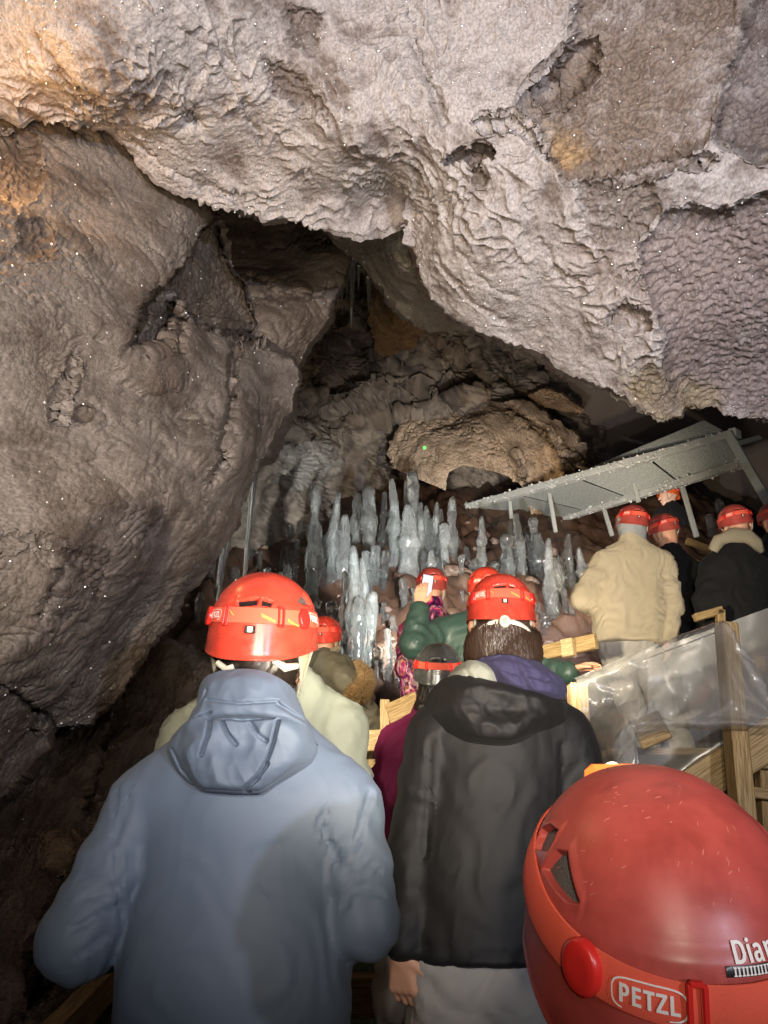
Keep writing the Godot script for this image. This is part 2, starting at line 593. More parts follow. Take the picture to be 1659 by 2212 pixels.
func sdf_mesh(prims: Array, cell: float, origin: Vector3, wrinkle := 0.0, wf := Vector3(9, 5, 9), floor_y := -1e9, joints := [], seams := []) -> ArrayMesh:
	var lo := Vector3.ONE * 1e9
	var hi := Vector3.ONE * -1e9
	for p in prims:
		if p.cut: continue
		var r: float = maxf(p.ra, p.rb) * maxf(1.0, 1.0) + p.fold
		lo = lo.min(p.a.min(p.b) - Vector3.ONE * r)
		hi = hi.max(p.a.max(p.b) + Vector3.ONE * r)
	lo -= Vector3.ONE * cell * 2.5
	hi += Vector3.ONE * cell * 2.5
	var nx := int(ceil((hi.x - lo.x) / cell)) + 1
	var ny := int(ceil((hi.y - lo.y) / cell)) + 1
	var nz := int(ceil((hi.z - lo.z) / cell)) + 1
	var f := PackedFloat32Array()
	f.resize(nx * ny * nz)
	f.fill(1.0)
	for p in prims:
		var a: Vector3 = p.a
		var b: Vector3 = p.b
		var ra: float = p.ra
		var rb: float = p.rb
		var k: float = maxf(p.k, 0.001)
		var ax: Vector3 = p.ax
		var fl: float = p.fl
		var fold: float = p.fold
		var ff: float = p.ff
		var cut: bool = p.cut
		var flat := ax != Vector3.ZERO
		var stretch := 1.0 / fl - 1.0
		var reach := maxf(ra, rb) + k + fold + cell * 2.0
		var plo := ((a.min(b) - Vector3.ONE * reach - lo) / cell).floor()
		var phi := ((a.max(b) + Vector3.ONE * reach - lo) / cell).ceil()
		var x0 := maxi(0, int(plo.x)); var x1 := mini(nx - 1, int(phi.x))
		var y0 := maxi(0, int(plo.y)); var y1 := mini(ny - 1, int(phi.y))
		var z0 := maxi(0, int(plo.z)); var z1 := mini(nz - 1, int(phi.z))
		var ba := b - a
		if flat: ba += ax * (ba.dot(ax) * stretch)
		var len2 := maxf(ba.length_squared(), 1e-8)
		var blen := sqrt(len2)
		for z in range(z0, z1 + 1):
			for y in range(y0, y1 + 1):
				var base := (z * ny + y) * nx
				for x in range(x0, x1 + 1):
					var q := lo + Vector3(x, y, z) * cell - a
					if flat: q += ax * (q.dot(ax) * stretch)
					var t := clampf(q.dot(ba) / len2, 0.0, 1.0)
					var d := (q - ba * t).length() - (ra + (rb - ra) * t)
					if flat: d *= fl if d < 0.0 else (fl + 1.0) * 0.5
					if fold > 0.0 and d < 0.04:
						d -= fold * sin(t * blen * ff + 2.6 * n_warp.get_noise_3d(q.x * 9.0, q.y * 6.0, q.z * 9.0)) * sin(PI * t)
					var i := base + x
					var o := f[i]
					if cut:
						var h := clampf(0.5 - 0.5 * (o + d) / k, 0.0, 1.0)
						f[i] = lerpf(o, -d, h) + k * h * (1.0 - h)
					else:
						var h := clampf(0.5 + 0.5 * (d - o) / k, 0.0, 1.0)
						f[i] = lerpf(d, o, h) - k * h * (1.0 - h)
	if floor_y > -1e8:
		for y in ny:
			var fy := floor_y - (lo.y + y * cell)
			for z in nz:
				for x in nx:
					var i := (z * ny + y) * nx + x
					if fy > f[i]: f[i] = fy
	# surface nets
	var vid := PackedInt32Array()
	vid.resize(nx * ny * nz)
	vid.fill(-1)
	var v := PackedVector3Array()
	var off := [0, 1, nx, nx + 1, nx * ny, nx * ny + 1, nx * ny + nx, nx * ny + nx + 1]
	var corner := [Vector3(0, 0, 0), Vector3(1, 0, 0), Vector3(0, 1, 0), Vector3(1, 1, 0), Vector3(0, 0, 1), Vector3(1, 0, 1), Vector3(0, 1, 1), Vector3(1, 1, 1)]
	var edges := [[0, 1], [2, 3], [4, 5], [6, 7], [0, 2], [1, 3], [4, 6], [5, 7], [0, 4], [1, 5], [2, 6], [3, 7]]
	for z in nz - 1:
		for y in ny - 1:
			var base := (z * ny + y) * nx
			for x in nx - 1:
				var i := base + x
				var f0 := f[i]
				if f0 > cell * 2.0: continue
				var s := int(f0 < 0) + int(f[i + 1] < 0) + int(f[i + nx] < 0) + int(f[i + nx + 1] < 0) + int(f[i + off[4]] < 0) + int(f[i + off[5]] < 0) + int(f[i + off[6]] < 0) + int(f[i + off[7]] < 0)
				if s == 0 or s == 8: continue
				var sum := Vector3.ZERO
				var cnt := 0
				for e in edges:
					var fa := f[i + off[e[0]]]
					var fb := f[i + off[e[1]]]
					if (fa < 0.0) != (fb < 0.0):
						sum += (corner[e[0]] as Vector3).lerp(corner[e[1]], fa / (fa - fb))
						cnt += 1
				vid[i] = v.size()
				v.append(lo + (Vector3(x, y, z) + sum / cnt) * cell)
	var idx := PackedInt32Array()
	var sx := 1
	var sy := nx
	var sz := nx * ny
	for z in range(1, nz - 1):
		for y in range(1, ny - 1):
			var base := (z * ny + y) * nx
			for x in range(1, nx - 1):
				var i := base + x
				if vid[i] < 0: continue
				var s0 := f[i] < 0.0
				if s0 != (f[i + sx] < 0.0):
					quad(idx, vid[i], vid[i - sy], vid[i - sy - sz], vid[i - sz], s0)
				if s0 != (f[i + sy] < 0.0):
					quad(idx, vid[i], vid[i - sz], vid[i - sz - sx], vid[i - sx], s0)
				if s0 != (f[i + sz] < 0.0):
					quad(idx, vid[i], vid[i - sx], vid[i - sx - sy], vid[i - sy], s0)
	var m := make_mesh(v, idx)
	if wrinkle > 0.0:
		var nrm: PackedVector3Array = m.surface_get_arrays(0)[Mesh.ARRAY_NORMAL]
		for i in v.size():
			var q := v[i] * wf
			var wx := n_warp.get_noise_3dv(v[i] * 4.0) * 1.2
			var am := 1.0
			var extra := 0.0
			for jt in joints:
				var near := exp(-v[i].distance_squared_to(jt) * 55.0)
				am += 0.5 * near
				extra += near * n_cloth.get_noise_3d(v[i].x * 8.0 + wx, v[i].y * 17.0 + v[i].x * 5.0, v[i].z * 8.0)
			v[i] += nrm[i] * wrinkle * (am * n_cloth.get_noise_3d(q.x + wx, q.y + wx, q.z) + 0.75 * extra)
	if seams:
		m = make_mesh(v, idx)
		var nrm2: PackedVector3Array = m.surface_get_arrays(0)[Mesh.ARRAY_NORMAL]
		for sm in seams:           # creases on the back: [points, depth, half width]
			var run := PackedVector2Array(sm[0])
			for i in v.size():
				if nrm2[i].z < 0.1: continue
				var best := line_dist(run, frame_of(v[i]))
				if best < sm[2] * 2.2:
					v[i] -= nrm2[i] * sm[1] * ((1.0 - smoothstep(0.0, sm[2], best)) - 0.35 * (1.0 - smoothstep(0.0, sm[2], absf(best - sm[2] * 1.2))))
	for i in v.size():
		v[i] -= origin
	return make_mesh(v, idx)

func quad(idx: PackedInt32Array, a: int, b: int, c: int, d: int, flip: bool) -> void:
	if a < 0 or b < 0 or c < 0 or d < 0: return
	if flip:
		idx.append_array([a, c, b, a, d, c])
	else:
		idx.append_array([a, b, c, a, c, d])

# ------------------------------------------------------------------ the cave

func in_poly(poly: PackedVector2Array, p: Vector2) -> float:
	# signed distance to a polygon, positive inside
	var best := 1e9
	var inside := false
	var n := poly.size()
	var j := n - 1
	for i in n:
		var a := poly[i]
		var b := poly[j]
		var ab := b - a
		var t := clampf((p - a).dot(ab) / maxf(ab.length_squared(), 1e-6), 0.0, 1.0)
		best = minf(best, (p - a - ab * t).length_squared())
		if (a.y > p.y) != (b.y > p.y) and p.x < (b.x - a.x) * (p.y - a.y) / (b.y - a.y) + a.x:
			inside = not inside
		j = i
	return sqrt(best) if inside else -sqrt(best)

func line_dist(pl: PackedVector2Array, p: Vector2) -> float:
	var best := 1e9
	for i in pl.size() - 1:
		var ab := pl[i + 1] - pl[i]
		var t := clampf((p - pl[i]).dot(ab) / maxf(ab.length_squared(), 1e-6), 0.0, 1.0)
		best = minf(best, (p - pl[i] - ab * t).length_squared())
	return sqrt(best)

# c: edge, far (matching lists of frame points), nu, nv, ctrl, wrap, feats, flow (2 world points), amp, look, bare, frost
func rock_patch(c: Dictionary) -> ArrayMesh:
	var edge: Array = c.edge
	var far: Array = c.far
	var nu: int = c.nu
	var nv: int = c.nv
	var nw: int = c.get("nw", 12)
	var wrap: float = c.get("wrap", 0.8)
	var curl: float = c.get("curl", 45.0)
	var ctrl: Array = c.ctrl
	var w := tps(ctrl)
	var jag: float = c.get("jag", 5.0)
	# arclength along the edge
	var acc := [0.0]
	for i in range(1, edge.size()):
		acc.append(acc[i - 1] + maxf(edge[i].distance_to(edge[i - 1]), far[i].distance_to(far[i - 1])))
	var total: float = acc[-1]
	var rows := nv + nw
	var v := PackedVector3Array()
	v.resize(nu * rows)
	var px := PackedVector2Array()
	px.resize(nu * rows)
	var feats: Array = c.get("feats", [])
	for f in feats:
		var box := Rect2(f.pts[0], Vector2.ZERO)
		for q in f.pts: box = box.expand(q)
		f["box"] = box.grow(maxf(f.w * 2.0, 30.0) + 12.0)
		f["pl"] = PackedVector2Array(f.pts)
	var shade := PackedFloat32Array()       # how far a vertex lies in a bare, broken-out area
	shade.resize(nu * rows)
	for i in nu:
		var s := total * i / (nu - 1)
		var k := 0
		while k < edge.size() - 2 and acc[k + 1] < s: k += 1
		var t := clampf((s - acc[k]) / maxf(acc[k + 1] - acc[k], 1e-6), 0.0, 1.0)
		var e: Vector2 = catmull(edge[maxi(k - 1, 0)], edge[k], edge[k + 1], edge[mini(k + 2, edge.size() - 1)], t)
		var fr: Vector2 = far[k].lerp(far[k + 1], t)
		e += Vector2(n_mid.get_noise_2d(s * 0.025, 3.0), n_mid.get_noise_2d(s * 0.025, 77.0)) * jag * 2.0
		var inward := (fr - e).normalized()
		for j in rows:
			var q: Vector2
			var d: float
			if j < nv:
				var tt := float(j) / (nv - 1)
				tt = 1.0 - pow(1.0 - tt, 1.15)
				q = fr.lerp(e, tt)
				d = tps_at(ctrl, w, q.x, q.y)
				var wq := q + Vector2(n_mid.get_noise_2d(q.x * 0.03, q.y * 0.03), n_mid.get_noise_2d(q.x * 0.03 + 50.0, q.y * 0.03)) * 13.0
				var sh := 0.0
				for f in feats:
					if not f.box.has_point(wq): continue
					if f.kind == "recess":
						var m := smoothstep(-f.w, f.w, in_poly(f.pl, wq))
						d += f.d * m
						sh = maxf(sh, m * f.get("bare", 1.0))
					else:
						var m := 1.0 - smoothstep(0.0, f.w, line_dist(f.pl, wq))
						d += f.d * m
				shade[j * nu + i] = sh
			else:
				var a := float(j - nv + 1) / nw
				q = e + inward * (curl * a * a) - inward * (4.0 * sin(a * PI))
				d = tps_at(ctrl, w, e.x, e.y) + wrap * a
				shade[j * nu + i] = 0.5
			px[j * nu + i] = q
			v[j * nu + i] = P(q.x, q.y, d)
	var idx := grid_index(nu, rows)
	# outward direction of the smooth sheet, then rock relief along it
	var nrm := PackedVector3Array()
	nrm.resize(v.size())
	for j in rows:
		for i in nu:
			var dx := v[j * nu + mini(i + 3, nu - 1)] - v[j * nu + maxi(i - 3, 0)]
			var dy := v[mini(j + 3, rows - 1) * nu + i] - v[maxi(j - 3, 0) * nu + i]
			nrm[j * nu + i] = dy.cross(dx).normalized()
	var fl: Vector3 = (c.flow[1] - c.flow[0]).normalized()
	var amp: float = c.get("amp", 1.0)
	var big: float = c.get("big", 0.06)
	var scal: float = c.get("scallop", 0.02)
	var cf: float = c.get("cf", 11.0)
	var elong: float = c.get("elong", 0.4)
	var rough: float = c.get("rough", 0.012)
	var bare_c: Color = c.bare
	var frost_c: Color = c.frost
	var third: Color = c.get("third", bare_c)
	var cover: float = c.get("cover", 0.15)
	var col := PackedColorArray()
	col.resize(v.size())
	for i in v.size():
		var p := v[i]
		var along := p.dot(fl)
		var q := (p - fl * along) + fl * (along * elong)
		var w1 := n_warp.get_noise_3dv(p * 3.1)
		var w2 := n_warp.get_noise_3dv(p * 3.1 + Vector3(17, 5, 3))
		var w3 := n_warp.get_noise_3dv(p * 9.0)
		var qq := q * cf + Vector3(w1, w2, -w1) * 2.0 + Vector3(w3, -w3, w3) * 0.45
		var b := n_big.get_noise_3dv(p * 0.9)
		var md := n_mid.get_noise_3dv(q * 5.5)
		var cell := n_cell.get_noise_3dv(qq) + 1.0
		var lip := (1.0 - smoothstep(0.0, 0.30, cell)) * smoothstep(-0.5, 0.35, n_warp.get_noise_3dv(p * 6.0 + Vector3(2, 9, 4)))
		var pit := smoothstep(0.45, 0.95, cell)
		var m2 := n_warp.get_noise_3dv(p * 1.7 + Vector3(9, 1, 4))
		var sm := smoothstep(-0.35, 0.25, m2)             # where the scallops are strong
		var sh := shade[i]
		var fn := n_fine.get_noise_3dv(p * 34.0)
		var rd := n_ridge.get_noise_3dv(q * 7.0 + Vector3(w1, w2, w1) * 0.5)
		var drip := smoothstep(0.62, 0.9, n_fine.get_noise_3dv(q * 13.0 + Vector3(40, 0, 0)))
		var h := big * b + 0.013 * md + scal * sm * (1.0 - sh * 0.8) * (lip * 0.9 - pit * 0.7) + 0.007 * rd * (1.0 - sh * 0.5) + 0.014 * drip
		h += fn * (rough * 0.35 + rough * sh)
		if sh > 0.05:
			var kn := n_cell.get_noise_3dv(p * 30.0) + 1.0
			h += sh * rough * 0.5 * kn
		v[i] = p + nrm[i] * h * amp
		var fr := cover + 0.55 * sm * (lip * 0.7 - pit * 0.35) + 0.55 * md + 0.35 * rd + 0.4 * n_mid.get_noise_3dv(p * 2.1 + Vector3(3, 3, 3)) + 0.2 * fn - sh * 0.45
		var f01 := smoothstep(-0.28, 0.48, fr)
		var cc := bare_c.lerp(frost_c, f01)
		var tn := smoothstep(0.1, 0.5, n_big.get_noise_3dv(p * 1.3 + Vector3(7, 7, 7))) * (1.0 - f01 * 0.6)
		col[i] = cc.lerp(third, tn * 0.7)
	for f in feats:
		if f.has("tint"):
			for i in v.size():
				if f.box.has_point(px[i]):
					var m := smoothstep(-f.tw, f.tw, in_poly(f.pl, px[i]) + 34.0 * n_mid.get_noise_3dv(v[i] * 7.0))
					m *= clampf(0.8 + 0.9 * n_mid.get_noise_3dv(v[i] * 3.3 + Vector3(1, 8, 2)), 0.25, 1.0)
					col[i] = col[i].lerp(f.tint * (0.75 + 0.6 * (n_fine.get_noise_3dv(v[i] * 40.0) + 0.4)), m * f.tm)
	c["verts"] = v
	c["normals"] = nrm
	return make_mesh(v, idx, col)

func pts(a: Array) -> Array:
	var o := []
	for i in range(0, a.size(), 2): o.append(Vector2(a[i], a[i + 1]))
	return o

func recess(a: Array, d: float, w: float, extra := {}) -> Dictionary:
	var f := {"kind": "recess", "pts": pts(a), "d": d, "w": w}
	f.merge(extra, true)
	return f

func groove(a: Array, d: float, w: float) -> Dictionary:
	return {"kind": "groove", "pts": pts(a), "d": d, "w": w}

var near_rock := []              # patches that carry ice glints

func build_cave() -> void:
	# --- ceiling: the frosted roof on the left and the hanging bulge on the right, one skin of rock
	var e := pts([-300, 200, 0, 240, 150, 250, 230, 282, 300, 345, 350, 398, 420, 430, 480, 447, 560, 470, 640, 480, 700, 500, 770, 520, 825, 512, 868, 494, 884, 520, 888, 570, 950, 680, 1010, 715, 1080, 742, 1150, 765, 1200, 790, 1260, 815, 1330, 852, 1390, 895, 1430, 915, 1465, 905, 1500, 885, 1560, 885, 1659, 912, 1900, 960])
	var fx := [-300, -60, 90, 190, 265, 330, 395, 470, 550, 640, 710, 790, 850, 890, 912, 940, 990, 1060, 1130, 1190, 1235, 1285, 1335, 1385, 1425, 1460, 1510, 1570, 1680, 1900]
	var fa := []
	for x in fx: fa.append(Vector2(x, -420))
	var ceiling := {
		"edge": e, "far": fa, "nu": 620, "nv": 420, "wrap": 0.9, "jag": 4.5, "curl": 60.0,
		"ctrl": [[-300, -420, 2.0], [0, -420, 2.05], [400, -420, 2.15], [830, -420, 2.3], [1300, -420, 2.25], [1900, -420, 2.2],
			[-300, 200, 2.25], [0, 0, 2.25], [0, 240, 2.5], [230, 150, 2.35], [230, 280, 2.75], [350, 400, 2.95], [480, 447, 3.05], [640, 300, 2.8], [640, 480, 3.15], [770, 520, 3.2], [760, 320, 2.75],
			[400, 100, 2.42], [830, 0, 2.7], [830, 200, 2.65], [850, 470, 3.25], [840, 380, 2.95], [905, 520, 3.02], [910, 390, 2.85], [905, 625, 3.15], [1010, 600, 2.95], [1010, 715, 3.15], [1150, 500, 2.75], [1200, 790, 3.2], [1200, 650, 2.95],
			[1330, 700, 2.9], [1330, 852, 3.12], [1430, 915, 3.08], [1420, 780, 2.95], [1500, 885, 3.15], [1659, 912, 3.2], [1659, 700, 2.9], [1659, 400, 2.5], [1400, 300, 2.5], [1200, 200, 2.55], [1200, 0, 2.6], [1659, 0, 2.55], [1900, 960, 3.2], [1900, 400, 2.4]],
		"feats": [
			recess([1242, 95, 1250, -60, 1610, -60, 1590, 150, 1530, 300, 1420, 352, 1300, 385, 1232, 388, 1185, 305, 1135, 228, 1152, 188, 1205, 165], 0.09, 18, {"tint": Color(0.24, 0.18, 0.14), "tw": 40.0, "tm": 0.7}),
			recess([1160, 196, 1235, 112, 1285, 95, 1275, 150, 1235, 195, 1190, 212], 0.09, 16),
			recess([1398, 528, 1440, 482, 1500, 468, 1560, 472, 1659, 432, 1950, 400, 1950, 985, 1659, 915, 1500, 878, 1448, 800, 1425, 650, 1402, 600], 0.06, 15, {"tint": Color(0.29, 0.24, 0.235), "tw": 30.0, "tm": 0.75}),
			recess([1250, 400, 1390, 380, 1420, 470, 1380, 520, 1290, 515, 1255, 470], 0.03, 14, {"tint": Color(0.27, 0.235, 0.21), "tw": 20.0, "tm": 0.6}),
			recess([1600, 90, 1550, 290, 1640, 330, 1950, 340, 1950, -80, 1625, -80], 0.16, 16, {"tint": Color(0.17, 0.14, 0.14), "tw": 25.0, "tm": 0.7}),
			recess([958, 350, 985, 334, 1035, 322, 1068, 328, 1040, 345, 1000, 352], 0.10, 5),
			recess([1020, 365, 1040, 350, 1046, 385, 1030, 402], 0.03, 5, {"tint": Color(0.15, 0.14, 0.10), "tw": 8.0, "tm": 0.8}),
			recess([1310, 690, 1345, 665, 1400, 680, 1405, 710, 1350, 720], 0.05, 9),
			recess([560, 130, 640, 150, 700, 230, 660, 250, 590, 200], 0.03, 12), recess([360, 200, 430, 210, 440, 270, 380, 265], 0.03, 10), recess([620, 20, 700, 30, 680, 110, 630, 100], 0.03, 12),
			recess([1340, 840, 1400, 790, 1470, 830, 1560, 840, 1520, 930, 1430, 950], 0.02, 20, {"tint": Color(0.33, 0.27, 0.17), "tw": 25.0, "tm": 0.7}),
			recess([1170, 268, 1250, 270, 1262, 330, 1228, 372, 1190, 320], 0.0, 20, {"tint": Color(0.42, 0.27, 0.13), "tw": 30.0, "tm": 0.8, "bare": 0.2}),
			groove([1038, 264, 1110, 262, 1145, 282, 1170, 330, 1215, 372], 0.05, 9), groove([878, 30, 900, 120, 935, 190, 960, 260], 0.03, 16),
			groove([1240, 395, 1300, 400, 1380, 372, 1460, 345, 1530, 345], 0.05, 12), groove([990, 540, 1040, 600, 1110, 640], 0.02, 8), groove([940, 560, 1010, 650, 1090, 700], 0.02, 9),
			groove([1160, 500, 1215, 605, 1240, 600], 0.02, 9), groove([240, 250, 330, 330, 420, 395, 520, 430], 0.03, 12), groove([470, 130, 520, 220, 560, 300], 0.03, 10)],
		"flow": [P(100, 50, 2.2), P(650, 480, 3.2)], "bare": Color(0.185, 0.145, 0.125), "frost": Color(0.50, 0.46, 0.445), "third": Color(0.36, 0.29, 0.265), "cover": 0.16, "scallop": 0.024, "big": 0.07, "cf": 9.5, "elong": 0.33, "rough": 0.011}
	structure("cave_ceiling", rock_patch(ceiling), M.rock, "frosted rock ceiling with a heavy bulge hanging on the right")
	near_rock.append(ceiling)
	# --- left wall
	e = pts([440, 330, 478, 420, 480, 480, 500, 560, 522, 620, 533, 668, 537, 698, 524, 722, 600, 752, 645, 788, 652, 830, 640, 880, 600, 968, 560, 1025, 525, 1075, 515, 1110, 500, 1150, 470, 1195, 440, 1240, 400, 1290, 370, 1345, 335, 1375, 310, 1405, 290, 1440, 262, 1480, 235, 1515, 200, 1550, 180, 1562, 115, 1568, 102, 1610, 70, 1670, 40, 1720, 0, 1750, -120, 1860, -330, 2000])
	fa = []
	for i in e.size():
		var t := float(i) / (e.size() - 1)
		fa.append(Vector2(-420 + 60 * sin(t * 3.0), 60 + 1900 * pow(t, 0.95)))
	var wall := {
		"edge": e, "far": fa, "nu": 620, "nv": 420, "wrap": 1.2, "jag": 4.0, "curl": 40.0,
		"ctrl": [[-420, 60, 1.7], [-420, 600, 1.45], [-420, 1200, 1.4], [-420, 1950, 1.5], [0, 235, 2.56], [0, 320, 2.42], [0, 600, 2.05], [0, 1000, 1.95], [0, 1400, 2.0], [0, 1740, 2.35], [220, 275, 2.86], [200, 380, 2.72], [345, 395, 3.05], [440, 430, 3.25],
			[250, 550, 2.6], [380, 540, 2.95], [250, 900, 2.45], [250, 1200, 2.4], [480, 480, 3.4], [533, 680, 3.8], [400, 900, 2.95], [520, 850, 3.35], [645, 800, 4.0], [640, 880, 4.0], [560, 1020, 3.8], [500, 1000, 3.2], [400, 1100, 2.9], [500, 1150, 3.7], [400, 1290, 3.4], [310, 1405, 3.2], [200, 1550, 2.9], [110, 1500, 2.4], [115, 1568, 2.7], [-330, 2000, 1.9]],
		"feats": [
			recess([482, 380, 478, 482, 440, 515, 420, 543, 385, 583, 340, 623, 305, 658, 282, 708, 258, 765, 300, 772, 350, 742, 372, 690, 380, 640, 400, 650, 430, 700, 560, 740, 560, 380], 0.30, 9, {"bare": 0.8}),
			recess([372, 655, 398, 690, 392, 720, 380, 780, 366, 765, 374, 715], 0.12, 14),
			groove([515, 720, 502, 790, 497, 850, 480, 930, 470, 1000, 455, 1040], 0.13, 13), groove([500, 850, 490, 940, 478, 1005], 0.05, 22),
			groove([175, 775, 155, 815, 140, 845, 130, 900], 0.04, 9), groove([0, 1180, 60, 1165, 150, 1170], 0.02, 8),
			groove([130, 1240, 105, 1290, 85, 1330], 0.07, 11), groove([0, 1480, 40, 1500, 80, 1540, 115, 1572], 0.12, 13),
			recess([150, 1195, 230, 1185, 215, 1240, 200, 1300, 165, 1260], 0.03, 10), recess([375, 832, 300, 845, 262, 820, 258, 770, 320, 770, 372, 800], -0.05, 14, {"bare": 0.1}),
			recess([-20, 290, 70, 285, 90, 380, 60, 420, -40, 430], 0.06, 16), recess([50, 470, 110, 480, 120, 540, 60, 540], 0.03, 12), recess([165, 880, 200, 885, 198, 905, 170, 902], 0.03, 6)],
		"flow": [P(0, 1000, 2.0), P(480, 1110, 3.2)], "bare": Color(0.125, 0.098, 0.080), "frost": Color(0.27, 0.23, 0.20), "third": Color(0.19, 0.145, 0.115), "cover": 0.04, "scallop": 0.011, "big": 0.08, "cf": 14.0, "elong": 0.28, "rough": 0.009}
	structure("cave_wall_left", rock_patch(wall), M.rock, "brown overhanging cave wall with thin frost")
	near_rock.append(wall)
	# --- rock at the back of the niche
	e = pts([790, 430, 765, 500, 737, 560, 728, 600, 718, 645, 700, 700, 670, 745, 640, 795, 600, 860, 560, 920])
	fa = []
	for i in e.size(): fa.append(Vector2(330, 400 + i * 60))
	var niche := {
		"edge": e, "far": fa, "nu": 200, "nv": 170, "wrap": 1.0, "jag": 3.0, "curl": 30.0,
		"ctrl": [[330, 400, 4.6], [330, 900, 4.4], [480, 480, 4.9], [600, 520, 4.8], [720, 560, 4.6], [560, 640, 4.25], [680, 680, 4.3], [640, 800, 4.5], [600, 760, 4.15], [790, 430, 5.0], [560, 920, 4.7]],
		"feats": [groove([540, 600, 600, 640, 680, 640, 720, 620], 0.06, 14)],
		"flow": [P(500, 600, 4.5), P(680, 760, 4.6)], "bare": Color(0.135, 0.10, 0.075), "frost": Color(0.23, 0.185, 0.15), "cover": -0.1, "scallop": 0.015, "big": 0.08, "rough": 0.012}
	structure("cave_wall_niche", rock_patch(niche), M.rock, "brown rock at the back of the dark niche")
	near_rock.append(niche)
	# --- tongue of rock behind the ceiling lip
	e = pts([640, 470, 700, 506, 727, 543, 760, 568, 787, 593, 815, 625, 845, 660, 880, 687, 930, 710, 1005, 718, 1100, 730, 1200, 760])
	fa = []
	for i in e.size(): fa.append(Vector2(660 + i * 55, 360 + i * 14))
	var tongue := {
		"edge": e, "far": fa, "nu": 240, "nv": 110, "wrap": 1.2, "jag": 3.0, "curl": 30.0,
		"ctrl": [[640, 360, 4.6], [760, 480, 4.1], [700, 505, 4.5], [760, 568, 4.6], [850, 600, 4.0], [845, 660, 4.6], [930, 640, 4.1], [930, 710, 4.7], [1005, 718, 4.8], [1200, 500, 4.5], [1200, 760, 5.2]],
		"flow": [P(760, 520, 4.2), P(960, 700, 4.5)], "bare": Color(0.21, 0.185, 0.15), "frost": Color(0.36, 0.33, 0.28), "cover": 0.2, "scallop": 0.012, "big": 0.05, "rough": 0.009}
	structure("cave_roof_tongue", rock_patch(tongue), M.rock, "grey green tongue of rock behind the ceiling lip")
	near_rock.append(tongue)
	# --- warm brown rock seen past the tongue
	e = pts([780, 590, 798, 640, 806, 690, 812, 740, 826, 766, 860, 752, 890, 742, 915, 715, 1010, 700])
	fa = pts([900, 540, 900, 550, 905, 560, 910, 570, 915, 580, 920, 590, 930, 600, 950, 610, 1010, 600])
	var patch := {
		"edge": e, "far": fa, "nu": 130, "nv": 90, "wrap": 1.0, "jag": 3.0, "curl": 15.0,
		"ctrl": [[780, 590, 6.4], [900, 540, 6.1], [806, 690, 6.3], [860, 690, 6.0], [860, 752, 6.4], [1010, 700, 6.4], [1010, 600, 6.2]],
		"flow": [P(800, 600, 6), P(860, 740, 6)], "bare": Color(0.20, 0.115, 0.06), "frost": Color(0.34, 0.21, 0.11), "cover": 0.1, "scallop": 0.02, "big": 0.06, "rough": 0.02, "cf": 8.0}
	structure("cave_rock_brown", rock_patch(patch), M.rock_far, "warm brown rock face seen past the ceiling lip")
	# --- back wall
	e = pts([420, 420, 700, 420, 1000, 440, 1400, 520, 1800, 640, 2000, 760])
	fa = pts([380, 1330, 650, 1240, 1000, 1200, 1400, 1230, 1800, 1260, 2050, 1260])
	var back := {
		"edge": e, "far": fa, "nu": 420, "nv": 300, "wrap": 1.0, "jag": 0.0, "curl": 10.0,
		"ctrl": [[420, 420, 9.0], [800, 420, 10.5], [1400, 520, 12.0], [2000, 760, 12.0], [380, 1330, 8.0], [650, 1240, 9.4], [1000, 1200, 10.4], [1400, 1230, 12.0], [2050, 1260, 12.0],
			[700, 800, 9.0], [600, 960, 8.6], [700, 1040, 9.6], [850, 900, 10.4], [800, 980, 10.5], [1000, 830, 9.6], [900, 1080, 11.2], [1050, 790, 10.6], [1200, 860, 11.6], [1400, 950, 13.0]],
		"feats": [groove([640, 880, 720, 900, 800, 880, 900, 860], 0.3, 26), groove([760, 760, 860, 800, 960, 830, 1100, 810], 0.25, 22), recess([650, 740, 760, 730, 820, 790, 740, 840, 660, 830], 0.5, 14), recess([860, 990, 960, 980, 975, 1060, 940, 1110, 870, 1080], 0.9, 14),
			recess([600, 980, 680, 960, 740, 1000, 700, 1060, 620, 1050], -0.15, 20, {"tint": Color(0.34, 0.33, 0.30), "tw": 26.0, "tm": 0.75}), groove([1100, 760, 1250, 830, 1400, 900], 0.3, 30)],
		"flow": [P(700, 900, 10), P(1000, 800, 10)], "bare": Color(0.065, 0.050, 0.040), "frost": Color(0.20, 0.165, 0.135), "third": Color(0.11, 0.075, 0.055), "cover": -0.05, "scallop": 0.10, "big": 0.35, "cf": 2.4, "rough": 0.06, "amp": 1.0, "elong": 0.7}
	structure("cave_wall_back", rock_patch(back), M.rock_far, "dark brown far wall of the cave")
	# --- the lit boulder in the middle distance
	e = pts([840, 1010, 848, 965, 872, 925, 925, 888, 990, 866, 1055, 870, 1130, 872, 1185, 900, 1232, 916, 1266, 965, 1290, 1010, 1330, 1080])
	fa = pts([965, 1060, 965, 1040, 970, 1020, 985, 1010, 1000, 1005, 1030, 1010, 1070, 1020, 1100, 1030, 1120, 1045, 1130, 1060, 1140, 1090, 1150, 1120])
